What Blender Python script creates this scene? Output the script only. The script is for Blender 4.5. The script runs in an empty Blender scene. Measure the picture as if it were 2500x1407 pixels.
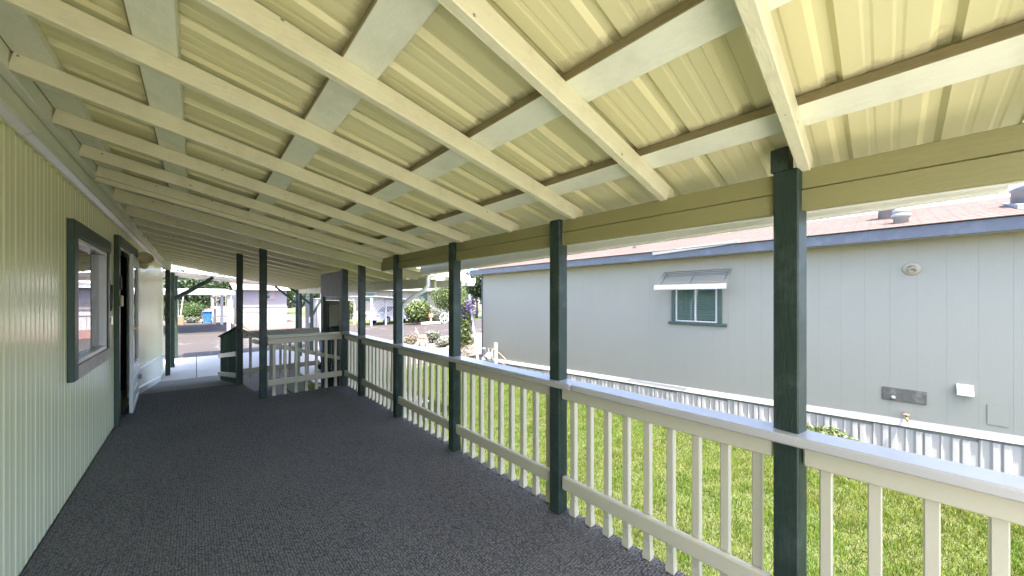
import bpy, bmesh, math, random
import numpy as np
from mathutils import Vector, Matrix
R = math.radians
random.seed(7); rng = np.random.default_rng(7)
scn = bpy.context.scene
COL = scn.collection

# ------------------------------------------------------------------ camera, sky, sun, exposure
TH = math.atan(772/839.)
cam = bpy.data.cameras.new("camera"); camo = bpy.data.objects.new("camera", cam); COL.objects.link(camo)
camo.location = (0, 0, 1.5); camo.rotation_euler = (R(90), 0, -TH)
cam.sensor_width = 36; cam.lens = 839/2500*36; cam.shift_y = 24.5/2500
cam.clip_start = .05; cam.clip_end = 600
scn.camera = camo
SUN = Vector((-.14, -.38, 1)).normalized()
world = bpy.data.worlds.new("World"); scn.world = world; world.use_nodes = True
wn = world.node_tree; bg = wn.nodes['Background']
sky = wn.nodes.new('ShaderNodeTexSky'); sky.sky_type = 'NISHITA'; sky.sun_disc = False
sky.sun_elevation = math.asin(SUN.z); sky.sun_rotation = math.atan2(SUN.x, SUN.y) % (2*math.pi)
sky.altitude = 800; sky.dust_density = 4.0; sky.air_density = .5; sky.ozone_density = .15
wn.links.new(sky.outputs[0], bg.inputs[0]); bg.inputs[1].default_value = .15
sl = bpy.data.lights.new("sun", 'SUN'); sl.energy = 2.0; sl.angle = R(.5); sl.color = (1, .955, .89)
so = bpy.data.objects.new("sun", sl); COL.objects.link(so)
so.rotation_euler = SUN.to_track_quat('Z', 'Y').to_euler(); so.location = (0, -4, 12)
scn.view_settings.view_transform = 'Standard'; scn.view_settings.look = 'None'
scn.view_settings.exposure = 3.68; scn.view_settings.gamma = 1
scn.view_settings.use_curve_mapping = False
scn.render.engine = 'CYCLES'
scn.cycles.max_bounces = 14; scn.cycles.diffuse_bounces = 8; scn.cycles.glossy_bounces = 5
scn.cycles.transparent_max_bounces = 12; scn.cycles.caustics_reflective = False; scn.cycles.caustics_refractive = False
scn.cycles.use_denoising = True

# ------------------------------------------------------------------ materials
def lerp(a, b, t): return tuple(a[i]*(1-t)+b[i]*t for i in range(3))
class NT:
    def __init__(s, name):
        s.m = bpy.data.materials.new(name); s.m.use_nodes = True
        s.t = s.m.node_tree; s.p = s.t.nodes['Principled BSDF']; s.out = s.t.nodes['Material Output']
        s.geo = s.t.nodes.new('ShaderNodeNewGeometry')
    def n(s, typ, **kw):
        nd = s.t.nodes.new(typ)
        for k, v in kw.items(): setattr(nd, k, v)
        return nd
    def l(s, a, b): s.t.links.new(a, b)
    def pos(s, scale=(1, 1, 1), rot=(0, 0, 0)):
        mp = s.n('ShaderNodeMapping'); mp.inputs['Scale'].default_value = scale; mp.inputs['Rotation'].default_value = rot
        s.l(s.geo.outputs['Position'], mp.inputs[0]); return mp.outputs[0]
    def noise(s, vec, scale, detail=4, rough=.55):
        nd = s.n('ShaderNodeTexNoise'); nd.inputs['Scale'].default_value = scale
        nd.inputs['Detail'].default_value = detail; nd.inputs['Roughness'].default_value = rough
        s.l(vec, nd.inputs['Vector']); return nd.outputs['Fac']
    def ramp(s, fac, stops):
        r = s.n('ShaderNodeValToRGB'); e = r.color_ramp.elements
        while len(e) < len(stops): e.new(.5)
        for i, (p, c) in enumerate(stops):
            e[i].position = p; e[i].color = (*c, 1) if len(c) == 3 else c
        s.l(fac, r.inputs[0]); return r.outputs[0]
    def mix(s, fac, a, b, mode='MIX'):
        nd = s.n('ShaderNodeMix', data_type='RGBA', blend_type=mode)
        for sock, v in ((nd.inputs['Factor'], fac), (nd.inputs['A'], a), (nd.inputs['B'], b)):
            if hasattr(v, 'node'): s.l(v, sock)
            elif isinstance(v, (int, float)): sock.default_value = v
            else: sock.default_value = (*v, 1)
        return nd.outputs['Result']
    def math(s, op, a, b=0):
        nd = s.n('ShaderNodeMath', operation=op)
        for i, v in ((0, a), (1, b)):
            if hasattr(v, 'node'): s.l(v, nd.inputs[i])
            else: nd.inputs[i].default_value = v
        return nd.outputs[0]
    def bump(s, h, strength=.3, dist=.01):
        b = s.n('ShaderNodeBump'); b.inputs['Strength'].default_value = strength; b.inputs['Distance'].default_value = dist
        s.l(h, b.inputs['Height']); s.l(b.outputs[0], s.p.inputs['Normal'])
    def col(s, c):
        if hasattr(c, 'node'): s.l(c, s.p.inputs['Base Color'])
        else: s.p.inputs['Base Color'].default_value = (*c, 1)
    def set(s, **kw):
        for k, v in kw.items(): s.p.inputs[k.replace('_', ' ')].default_value = v
        return s.m

def paint(name, c, rough=.5, grain=(3, 3, 3), amt=.12, bump=.12, dirt=None, dirtamt=.0, scale=9, metal=0, spots=0):
    t = NT(name)
    v = t.pos(grain); f = t.noise(v, scale, 6)
    f2 = t.noise(t.pos(), 1.3, 3)
    base = t.mix(f, tuple(x*(1-amt) for x in c), tuple(min(1, x*(1+amt)) for x in c))
    base = t.mix(t.math('MULTIPLY', f2, .35), base, tuple(x*.86 for x in c))
    if dirtamt:
        d = t.noise(t.pos((1.5, 1.5, 1.5)), 4, 8, .7)
        d = t.ramp(d, [(.5, (0, 0, 0)), (.72, (dirtamt,)*3)])
        base = t.mix(d, base, dirt or (.2, .17, .1))
    if spots:
        vo = t.n('ShaderNodeTexVoronoi'); vo.inputs['Scale'].default_value = spots; t.l(t.pos(), vo.inputs['Vector'])
        sp = t.math('LESS_THAN', vo.outputs['Distance'], .06)
        base = t.mix(t.math('MULTIPLY', sp, .75), base, (.06, .05, .035))
    t.col(base); t.bump(f, bump, .004)
    t.p.inputs['Roughness'].default_value = rough; t.p.inputs['Metallic'].default_value = metal
    return t.m

M = {}
M['cream_rafter'] = paint('cream_rafter_paint', (.71, .69, .49), .45, (2, 12, 12), .10, .6, (.30, .25, .12), .25, 8, spots=9)
M['pale_board'] = paint('pale_green_board_paint', (.80, .82, .68), .5, (10, 2, 10), .08, .3, (.45, .45, .25), .3, 8)
M['raw_wood'] = paint('raw_wood_edge', (.24, .20, .11), .8, (6, 2, 14), .35, .5, None, 0, 12)
def roof_metal():
    t = NT('tan_roof_metal')
    sx = t.n('ShaderNodeSeparateXYZ'); t.l(t.geo.outputs['Position'], sx.inputs[0])
    f = t.noise(t.pos((1, 1, 1)), 1.1, 4); g = t.noise(t.pos((.6, 7, 1)), 3, 5); nz = t.noise(t.pos(), 9, 6, .7)
    c = t.mix(f, (.68, .64, .36), (.75, .71, .43)); c = t.mix(t.math('MULTIPLY', g, .22), c, (.47, .43, .22))
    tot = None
    for xc in (-.56, -.12, .485, 1.08, 1.65):      # stains and painted-in shade of the rib hollows along each purlin's upper edge
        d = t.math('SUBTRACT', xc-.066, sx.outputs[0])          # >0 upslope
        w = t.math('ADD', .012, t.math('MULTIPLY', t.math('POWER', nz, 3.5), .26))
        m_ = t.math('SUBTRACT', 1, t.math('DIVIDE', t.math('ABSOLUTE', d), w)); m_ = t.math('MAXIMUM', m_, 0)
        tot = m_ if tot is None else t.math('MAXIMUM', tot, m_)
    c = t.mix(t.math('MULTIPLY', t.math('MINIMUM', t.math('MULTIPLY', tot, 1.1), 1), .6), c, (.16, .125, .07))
    t.col(c); return t.set(Roughness=.45)
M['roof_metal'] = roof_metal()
M['rail_vinyl'] = paint('white_vinyl_rail', (.50, .47, .345), .28, (1, 1, 1), .03, .03, (.5, .46, .32), .18, 4)
M['cap_vinyl'] = paint('white_vinyl_cap', (.40, .39, .365), .22, (6, 1, 1), .04, .03, (.45, .45, .42), .15, 4)
M['shaded_cream'] = paint('shaded_cream_paint', (.25, .23, .095), .5, (10, 2, 10), .06, .3, (.25, .2, .1), .15, 8)  # rafter cream with the shade on the beam's inner side put into the colour
M['green_post'] = paint('dark_green_post_paint', (.028, .046, .036), .42, (14, 14, 1.6), .35, .6, (.25, .30, .28), .16, 7)
M['green_trim'] = paint('dark_green_trim_paint', (.05, .08, .062), .4, (8, 2, 8), .25, .4, (.2, .22, .18), .12, 7)
M['green_fence'] = paint('green_fence_paint', (.11, .165, .15), .5, (8, 8, 2), .25, .3, None, 0, 7)
M['home_wall'] = paint('yellow_cream_siding', (.93, .95, .60), .22, (1, 1, .4), .04, .04, (.86, .85, .66), .35, 2.2)
M['home_frieze'] = paint('pale_green_frieze', (.80, .83, .68), .4, (1, 1, 1), .04, .05, None, 0, 3)
M['white_metal'] = paint('white_enamel_metal', (.80, .80, .77), .25, (1, 1, 1), .03, .02, (.5, .48, .4), .15, 5)
M['white_door'] = paint('white_door_paint', (.72, .76, .70), .3, (1, 1, 1), .03, .02, None, 0, 5)
M['weathered'] = paint('weathered_white_board', (.66, .58, .52), .7, (8, 1.5, 8), .15, .5, (.25, .18, .12), .45, 8)
M['pale_siding'] = paint('pale_grey_siding', (.226, .224, .184), .6, (14, 14, 1), .05, .35, (.19, .19, .16), .10, 10)
M['blue_fascia'] = paint('slate_blue_fascia', (.050, .062, .085), .5, (10, 2, 10), .12, .3, (.15, .17, .21), .3, 8)
M['skirt_white'] = paint('white_skirting', (.32, .31, .285), .4, (1, 1, 1), .04, .03, (.25, .24, .2), .35, 3)
M['grey_plate'] = paint('brushed_grey_plate', (.12, .105, .098), .5, (1, 4, .6), .25, .15, (.25, .22, .20), .5, 3)
M['galv'] = paint('galvanised_metal', (.22, .23, .245), .45, (1, 1, 1), .2, .1, (.14, .13, .12), .5, 6, metal=.3)
M['black'] = paint('black_plastic', (.02, .02, .022), .4, amt=.1)
M['light_base'] = paint('weathered_light_base', (.27, .25, .18), .5, amt=.1)
M['flue_white'] = paint('painted_flue', (.20, .20, .195), .5, amt=.15)
M['rubber'] = paint('tyre_rubber', (.025, .025, .025), .8, amt=.2)
M['dark_int'] = paint('dark_interior', (.028, .024, .022), .9, amt=.2)
M['brass'] = paint('brass', (.55, .38, .12), .3, amt=.1, metal=.9)
M['yellow_plastic'] = paint('aged_yellow_plastic', (.62, .55, .28), .4, amt=.06)
M['lamp_cream'] = paint('cream_lamp_housing', (.66, .62, .40), .35, amt=.08)
M['blinds'] = paint('grey_green_blinds', (.70, .78, .68), .5, amt=.05)
M['stone_plate'] = paint('mottled_grey_plate', (.075, .075, .062), .7, (1, 1, 1), .5, .3, (.22, .21, .18), .9, 22)
M['blue_bin'] = paint('blue_bin_plastic', (.025, .13, .38), .4, amt=.15, dirt=(.3, .35, .4), dirtamt=.3)
M['terracotta'] = paint('terracotta', (.52, .16, .10), .7, amt=.2)
M['bark'] = paint('bark', (.14, .10, .07), .9, (6, 6, 1.5), .4, .9, None, 0, 6)
M['log'] = paint('peeled_log', (.52, .34, .22), .8, (5, 5, 1.5), .3, .6, None, 0, 8)
M['purple'] = paint('purple_petals', (.085, .05, .16), .6, amt=.4)
M['grey_siding'] = paint('lavender_grey_siding', (.20, .19, .20), .6, (1, 1, 3), .06, .2)
M['far_white'] = paint('far_white_paint', (.38, .37, .36), .5, amt=.06)
M['red_roof'] = paint('faded_red_roof', (.26, .12, .085), .8, (2, 2, 2), .25, .3)
M['far_wood'] = paint('grey_brown_wood', (.24, .20, .18), .7, amt=.2)
M['car_white'] = paint('white_car_paint', (.74, .74, .74), .18, amt=.02)
M['pink_wall'] = paint('faded_pink_beige_wall', (.27, .225, .205), .6, amt=.08)
M['orange'] = paint('orange_plastic', (.75, .22, .07), .5, amt=.1)
M['rock'] = paint('pale_rock', (.50, .45, .40), .8, amt=.3, bump=.6)
M['hose'] = paint('brown_hose', (.22, .15, .11), .6, amt=.1)

for _k in ():
    _p = M[_k].node_tree.nodes['Principled BSDF']; _p.inputs['Coat Weight'].default_value = 1; _p.inputs['Coat Roughness'].default_value = .22; _p.inputs['Coat IOR'].default_value = 1.8
for _k in ('green_post', 'green_trim', 'green_fence'):
    M[_k].node_tree.nodes['Principled BSDF'].inputs['Specular IOR Level'].default_value = .0 if _k == 'green_fence' else .22
def glass_mat():
    t = NT('window_glass'); t.t.nodes.remove(t.p)
    fr = t.n('ShaderNodeFresnel'); fr.inputs[0].default_value = 1.75
    tr = t.n('ShaderNodeBsdfTransparent'); tr.inputs[0].default_value = (.80, .86, .84, 1)
    gl = t.n('ShaderNodeBsdfGlossy'); gl.inputs['Roughness'].default_value = .008; gl.inputs[0].default_value = (.95, .97, .97, 1)
    mx = t.n('ShaderNodeMixShader'); t.l(fr.outputs[0], mx.inputs[0]); t.l(tr.outputs[0], mx.inputs[1]); t.l(gl.outputs[0], mx.inputs[2])
    t.l(mx.outputs[0], t.out.inputs[0]); return t.m
M['glass'] = glass_mat()

def carpet():
    t = NT('charcoal_loop_carpet')
    vo = t.n('ShaderNodeTexVoronoi'); vo.inputs['Scale'].default_value = 1; vo.inputs['Randomness'].default_value = .45
    t.l(t.pos((72, 58, 60)), vo.inputs['Vector'])
    loops = vo.outputs['Distance']
    fleck = t.noise(t.pos((1, 1, 1)), 150, 3, .6)
    rows = t.noise(t.pos((40, 3, 1)), 1.2, 4, .6)
    big = t.noise(t.pos(), .8, 4)
    c = t.ramp(loops, [(.0, (.29, .275, .26)), (.32, (.145, .138, .13)), (.62, (.012, .011, .011))])
    c = t.mix(t.ramp(fleck, [(.55, (0,)*3), (.72, (.8,)*3)]), c, (.30, .29, .27))
    c = t.mix(t.ramp(rows, [(.35, (0,)*3), (.7, (.4,)*3)]), c, (.15, .14, .115))
    c = t.mix(t.ramp(big, [(.4, (0,)*3), (.7, (.35,)*3)]), c, (.16, .155, .14))
    lint = t.n('ShaderNodeTexVoronoi'); lint.inputs['Scale'].default_value = 7; t.l(t.pos(), lint.inputs['Vector'])
    c = t.mix(t.math('MULTIPLY', t.math('LESS_THAN', lint.outputs['Distance'], .035), .6), c, (.45, .42, .36))
    t.col(c); h = t.math('SUBTRACT', 1, loops); t.bump(h, 1.0, .012)
    return t.set(Roughness=.9, Sheen_Weight=.05)
M['carpet'] = carpet()
def ramp_carpet():
    t = NT('grey_ramp_carpet')
    f = t.noise(t.pos(), 160, 3); g = t.noise(t.pos((8, 1, 1)), 2, 4)
    c = t.mix(f, (.15, .145, .14), (.30, .29, .28)); c = t.mix(t.math('MULTIPLY', g, .4), c, (.14, .13, .12))
    t.col(c); t.bump(f, .6, .004); return t.set(Roughness=.9)
M['ramp_carpet'] = ramp_carpet()
def concrete():
    t = NT('pale_concrete')
    f = t.noise(t.pos(), 1.2, 6, .65); g = t.noise(t.pos(), 60, 3)
    c = t.mix(f, (.42, .39, .36), (.56, .53, .49)); c = t.mix(t.math('MULTIPLY', g, .3), c, (.30, .29, .28))
    t.col(c); t.bump(g, .3, .003); return t.set(Roughness=.7)
M['concrete'] = concrete()
M['bounce_paving'] = paint('bounce_paving', (.45, .43, .38), .8, amt=.15)
def asphalt():
    t = NT('faded_asphalt')
    f = t.noise(t.pos(), .35, 6, .65); g = t.noise(t.pos(), 35, 4, .7)
    c = t.mix(f, (.0200, .0137, .0095), (.0280, .0198, .0140)); c = t.mix(t.ramp(g, [(.45, (0,)*3), (.7, (.6,)*3)]), c, (.036, .027, .021))
    vo = t.n('ShaderNodeTexVoronoi', feature='DISTANCE_TO_EDGE'); vo.inputs['Scale'].default_value = .35
    dv = t.n('ShaderNodeVectorMath', operation='ADD'); nz = t.n('ShaderNodeTexNoise'); nz.inputs['Scale'].default_value = 1.5
    t.l(t.geo.outputs['Position'], nz.inputs['Vector']); t.l(t.geo.outputs['Position'], dv.inputs[0]); t.l(nz.outputs['Color'], dv.inputs[1]); t.l(dv.outputs[0], vo.inputs['Vector'])
    cr = t.math('LESS_THAN', vo.outputs['Distance'], .012)
    c = t.mix(t.math('MULTIPLY', cr, .7), c, (.08, .07, .065))
    t.col(c); t.bump(g, .5, .01); return t.set(Roughness=.85)
M['asphalt'] = asphalt()
def soil(name, a, b, c3):
    t = NT(name); f = t.noise(t.pos(), 2.2, 8, .7); g = t.noise(t.pos(), 30, 4, .7)
    c = t.mix(f, a, b); c = t.mix(t.ramp(g, [(.45, (0,)*3), (.65, (.8,)*3)]), c, c3)
    t.col(c); t.bump(g, .7, .02); return t.set(Roughness=.95)
M['dirt'] = soil('dry_soil', (.085, .064, .046), (.13, .10, .075), (.17, .14, .11))
M['lawn'] = soil('lawn_thatch', (.035, .055, .008), (.055, .062, .014), (.075, .068, .025))
M['mulch'] = soil('red_bark_mulch', (.08, .028, .024), (.13, .05, .045), (.17, .12, .10))
M['far_grass'] = soil('far_grass', (.04, .068, .012), (.065, .08, .02), (.09, .095, .03))

def leaf(name, a, b, trans=.35):
    t = NT(name)
    f = t.noise(t.pos(), 3.0, 4, .7); g = t.noise(t.pos(), 40, 2)
    c = t.mix(t.ramp(f, [(.3, (0,)*3), (.7, (1,)*3)]), a, b); c = t.mix(t.math('MULTIPLY', g, .5), c, tuple(x*.55 for x in a))
    t.col(c); t.p.inputs['Roughness'].default_value = .5
    tr = t.n('ShaderNodeBsdfTranslucent'); t.l(c, tr.inputs[0])
    mx = t.n('ShaderNodeMixShader'); mx.inputs[0].default_value = trans
    t.l(t.p.outputs[0], mx.inputs[1]); t.l(tr.outputs[0], mx.inputs[2]); t.l(mx.outputs[0], t.out.inputs[0]); return t.m
M['leaf_dark'] = leaf('dark_green_leaves', (.018, .04, .007), (.04, .065, .014))
M['leaf_mid'] = leaf('mid_green_leaves', (.035, .07, .012), (.075, .10, .024))
M['leaf_bright'] = leaf('bright_green_leaves', (.065, .105, .018), (.125, .15, .038))
M['leaf_shrub'] = leaf('clipped_shrub_leaves', (.035, .075, .010), (.07, .115, .018))
M['leaf_silver'] = leaf('silvery_leaves', (.13, .145, .10), (.19, .20, .155))
M['leaf_dry'] = leaf('dry_stem_leaves', (.16, .125, .08), (.18, .165, .10))
def grass_mat():
    t = NT('grass_blades')
    at = t.n('ShaderNodeAttribute'); at.attribute_name = 'tint'
    f = t.noise(t.pos(), 1.1, 5, .65)
    g = t.ramp(at.outputs['Fac'], [(0, (.030, .085, .004)), (.45, (.068, .140, .010)), (.8, (.13, .175, .022)), (1, (.21, .21, .06))])
    y = t.ramp(at.outputs['Fac'], [(0, (.055, .09, .006)), (.5, (.115, .14, .016)), (1, (.21, .20, .06))])
    c = t.mix(t.ramp(f, [(.42, (0,)*3), (.68, (.85,)*3)]), g, y)
    t.col(c); t.p.inputs['Roughness'].default_value = .6; t.p.inputs['Specular IOR Level'].default_value = .15
    tr = t.n('ShaderNodeBsdfTranslucent'); t.l(c, tr.inputs[0])
    mx = t.n('ShaderNodeMixShader'); mx.inputs[0].default_value = .35
    t.l(t.p.outputs[0], mx.inputs[1]); t.l(tr.outputs[0], mx.inputs[2]); t.l(mx.outputs[0], t.out.inputs[0]); return t.m
M['grass'] = grass_mat()
def shingle():
    t = NT('pink_brown_shingles')
    br = t.n('ShaderNodeTexBrick'); br.inputs['Scale'].default_value = 1; br.inputs['Mortar Size'].default_value = .012
    br.inputs['Brick Width'].default_value = .30; br.inputs['Row Height'].default_value = .14
    br.inputs['Color1'].default_value = (0.068, 0.042, 0.030, 1); br.inputs['Color2'].default_value = (0.091, 0.059, 0.044, 1); br.inputs['Mortar'].default_value = (0.029, 0.021, 0.017, 1)
    mp = t.n('ShaderNodeMapping'); mp.inputs['Rotation'].default_value = (0, 0, R(90)); t.l(t.geo.outputs['Position'], mp.inputs[0]); t.l(mp.outputs[0], br.inputs['Vector'])
    g = t.noise(t.pos(), 50, 4, .7)
    c = t.mix(t.math('MULTIPLY', g, .6), br.outputs['Color'], (.085, .056, .044))
    t.col(c); t.bump(g, .5, .01); return t.set(Roughness=.9)
M['shingle'] = shingle()

# ------------------------------------------------------------------ mesh helpers
class MB:
    def __init__(s): s.v = []; s.f = []
    def add(s, vs, fs, mat=None):
        o = len(s.v)
        if mat is not None: vs = [mat @ Vector(v) for v in vs]
        s.v += [tuple(v) for v in vs]; s.f += [tuple(i+o for i in f) for f in fs]; return s
    def box(s, x0, x1, y0, y1, z0, z1, b=0, mat=None):
        if x0 > x1: x0, x1 = x1, x0
        if y0 > y1: y0, y1 = y1, y0
        if z0 > z1: z0, z1 = z1, z0
        c = [(x0, x1), (y0, y1), (z0, z1)]
        if b <= 0:
            vs = [(c[0][i], c[1][j], c[2][k]) for i in (0, 1) for j in (0, 1) for k in (0, 1)]
            fs = [(0, 1, 3, 2), (4, 6, 7, 5), (0, 4, 5, 1), (2, 3, 7, 6), (0, 2, 6, 4), (1, 5, 7, 3)]
            return s.add(vs, fs, mat)
        b = min(b, (x1-x0)*.45, (y1-y0)*.45, (z1-z0)*.45)
        vs = []; idx = {}
        for i in (0, 1):
            for j in (0, 1):
                for k in (0, 1):
                    for a in range(3):
                        p = [c[0][i], c[1][j], c[2][k]]
                        for q, e in enumerate((i, j, k)):
                            if q != a: p[q] += b if e == 0 else -b
                        idx[(i, j, k, a)] = len(vs); vs.append(tuple(p))
        fs = []
        def q(e, a):  # face on axis a side e
            o = [x for x in range(3) if x != a]; r = []
            for u, w in ((0, 0), (1, 0), (1, 1), (0, 1)):
                t = [0, 0, 0]; t[a] = e; t[o[0]] = u; t[o[1]] = w; r.append(idx[(*t, a)])
            return tuple(r)
        for a in range(3):
            for e in (0, 1): fs.append(q(e, a))
        for a in range(3):
            o = [x for x in range(3) if x != a]
            for u in (0, 1):
                for w in (0, 1):
                    t0 = [0, 0, 0]; t1 = [0, 0, 0]; t1[a] = 1
                    for t in (t0, t1): t[o[0]] = u; t[o[1]] = w
                    fs.append((idx[(*t0, o[0])], idx[(*t0, o[1])], idx[(*t1, o[1])], idx[(*t1, o[0])]))
        for i in (0, 1):
            for j in (0, 1):
                for k in (0, 1): fs.append(tuple(idx[(i, j, k, a)] for a in range(3)))
        return s.add(vs, fs, mat)
    def bar(s, p, q, w, h, b=0, up=(0, 0, 1)):   # box from p to q, width w, height h
        p = Vector(p); q = Vector(q); d = q-p; L = d.length; d.normalize()
        u = Vector(up); sx = d.cross(u); sx.normalize(); uz = sx.cross(d)
        m = Matrix(((d.x, sx.x, uz.x, p.x), (d.y, sx.y, uz.y, p.y), (d.z, sx.z, uz.z, p.z), (0, 0, 0, 1)))
        return s.box(0, L, -w/2, w/2, -h/2, h/2, b, m)
    def tube(s, pts, r, n=10, caps=True):
        pts = [Vector(p) for p in pts]; rs = r if isinstance(r, (list, tuple)) else [r]*len(pts)
        rings = []; prev = None
        for i, p in enumerate(pts):
            d = (pts[min(i+1, len(pts)-1)]-pts[max(i-1, 0)]).normalized()
            a = prev if prev is not None else (Vector((0, 0, 1)) if abs(d.z) < .9 else Vector((1, 0, 0)))
            x = d.cross(a).normalized(); y = x.cross(d).normalized(); prev = y
            rings.append([p+rs[i]*(math.cos(2*math.pi*k/n)*x+math.sin(2*math.pi*k/n)*y) for k in range(n)])
        vs = [v for rg in rings for v in rg]
        fs = [(i*n+k, i*n+(k+1) % n, (i+1)*n+(k+1) % n, (i+1)*n+k) for i in range(len(pts)-1) for k in range(n)]
        if caps: fs += [tuple(range(n-1, -1, -1)), tuple((len(pts)-1)*n+k for k in range(n))]
        return s.add(vs, fs)
    def lathe(s, prof, n=20, mat=None):   # prof: (r,z)
        vs = [(r*math.cos(2*math.pi*k/n), r*math.sin(2*math.pi*k/n), z) for r, z in prof for k in range(n)]
        fs = [(i*n+k, i*n+(k+1) % n, (i+1)*n+(k+1) % n, (i+1)*n+k) for i in range(len(prof)-1) for k in range(n)]
        fs += [tuple(range(n-1, -1, -1)), tuple((len(prof)-1)*n+k for k in range(n))]
        return s.add(vs, fs, mat)
    def sheet(s, prof, dirv, t=(0, 0, .0015)):  # open profile (3D pts) swept along dirv, with thickness t
        n = len(prof); P = [Vector(p) for p in prof]; D = Vector(dirv); T = Vector(t)
        vs = P+[p+D for p in P]+[p+T for p in P]+[p+D+T for p in P]
        fs = []
        for i in range(n-1):
            fs += [(i, i+1, n+i+1, n+i), (2*n+i, 3*n+i, 3*n+i+1, 2*n+i+1), (i, 2*n+i, 2*n+i+1, i+1), (n+i, n+i+1, 3*n+i+1, 3*n+i)]
        fs += [(0, n, 3*n, 2*n), (n-1, 3*n-1, 4*n-1, 2*n-1)]
        return s.add(vs, fs)
    def prism(s, poly, d):   # closed polygon (3D) extruded by d
        n = len(poly); P = [Vector(p) for p in poly]; D = Vector(d)
        return s.add(P+[p+D for p in P], [tuple(range(n-1, -1, -1)), tuple(range(n, 2*n))]+[(i, (i+1) % n, n+(i+1) % n, n+i) for i in range(n)])
    def mesh(s, name, mat, smooth=False, fix=True):
        me = bpy.data.meshes.new(name); me.from_pydata(s.v, [], s.f); me.materials.append(M[mat] if isinstance(mat, str) else mat)
        if fix:
            bm = bmesh.new(); bm.from_mesh(me); bmesh.ops.recalc_face_normals(bm, faces=bm.faces); bm.to_mesh(me); bm.free()
        if smooth:
            for p in me.polygons: p.use_smooth = True
        return me
    def build(s, name, mat, parent=None, smooth=False, **props):
        o = bpy.data.objects.new(name, s.mesh(name, mat, smooth)); COL.objects.link(o)
        if parent is not None: setp(o, parent)
        for k, v in props.items(): o[k] = v
        return o
def setp(o, parent):
    o.parent = parent
    o.matrix_parent_inverse = wm(parent).inverted()
def wm(o):
    m = Matrix.LocRotScale(o.location, o.rotation_euler, o.scale)
    return m if o.parent is None else wm(o.parent) @ o.matrix_parent_inverse @ m
def thing(name, label, cat, loc=(0, 0, 0), group=None):
    o = bpy.data.objects.new(name, None); COL.objects.link(o); o.location = loc; o.empty_display_size = .1
    o['label'] = label; o['category'] = cat
    if group: o['group'] = group
    return o
def tag(o, label, cat, group=None, kind=None):
    o['label'] = label; o['category'] = cat
    if group: o['group'] = group
    if kind: o['kind'] = kind
    return o
def struct(name, mb, mat):
    return mb.build(name, mat, None, kind='structure')
def link_mesh(name, me, loc, parent, rot=(0, 0, 0)):
    o = bpy.data.objects.new(name, me); COL.objects.link(o); o.location = loc; o.rotation_euler = rot
    if parent is not None: setp(o, parent)
    return o
def dup(root, loc=None, rotz=None, label=None, group=None):
    r = root.copy(); COL.objects.link(r)
    if loc is not None: r.location = loc
    if rotz is not None: r.rotation_euler = (0, 0, rotz)
    if label: r['label'] = label
    if group: r['group'] = group
    for ch in list(root.children):
        c = ch.copy(); COL.objects.link(c); c.parent = r
        for g in list(ch.children):
            d = g.copy(); COL.objects.link(d); d.parent = c
    return r

def leaves(name, mat, centers, radii, n, size, parent=None, aspect=.55, seed=1, shell=.55, upb=.2, **props):
    """leaf quads spread over clumps: centers (k,3), radii (k,3)"""
    r = np.random.default_rng(seed)
    C = np.array(centers, float); RR = np.array(radii, float)
    vol = RR.prod(axis=1)**(2/3); k = r.choice(len(C), n, p=vol/vol.sum())
    d = r.normal(size=(n, 3)); d /= np.linalg.norm(d, axis=1)[:, None]
    rad = (shell+(1-shell)*r.random(n))[:, None]
    P = C[k]+d*RR[k]*rad*(1+.12*r.normal(size=(n, 1)))
    nn = d+r.normal(size=(n, 3))*.7; nn[:, 2] += upb; nn /= np.linalg.norm(nn, axis=1)[:, None]
    a = np.cross(nn, r.normal(size=(n, 3))); a /= np.linalg.norm(a, axis=1)[:, None]; b = np.cross(nn, a)
    s = size*(.6+.8*r.random((n, 1)))
    V = np.stack([P-a*s*.5, P+b*s*aspect*.5+nn*s*.08, P+a*s*.5, P-b*s*aspect*.5+nn*s*.08], 1).reshape(-1, 3)
    return quads(name, mat, V, n, 4, parent, **props)
def quads(name, mat, V, n, k, parent=None, **props):
    me = bpy.data.meshes.new(name)
    me.vertices.add(n*k); me.vertices.foreach_set('co', V.astype(np.float32).ravel())
    me.loops.add(n*k); me.loops.foreach_set('vertex_index', np.arange(n*k, dtype=np.int32))
    me.polygons.add(n); me.polygons.foreach_set('loop_start', np.arange(0, n*k, k, dtype=np.int32)); me.polygons.foreach_set('loop_total', np.full(n, k, np.int32))
    me.update(calc_edges=True); me.materials.append(M[mat])
    o = bpy.data.objects.new(name, me); COL.objects.link(o)
    if parent is not None: setp(o, parent)
    for kk, v in props.items(): o[kk] = v
    return o
def clump(center, rad, k, seed, sub=.42):
    """k sub-clumps filling an ellipsoid"""
    r = np.random.default_rng(seed); d = r.normal(size=(k, 3)); d /= np.linalg.norm(d, axis=1)[:, None]
    c = np.array(center)+d*np.array(rad)*(1-sub)*(.35+.65*r.random((k, 1)))
    rr = np.array(rad)*sub*(.6+.7*r.random((k, 1)))
    return c, rr

# ------------------------------------------------------------------ constants
G = -.65                                   # ground
def zr(x): return 2.04-.208*(x-1.84)       # underside of rafters
WX = -.70                                  # home wall plane

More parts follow.
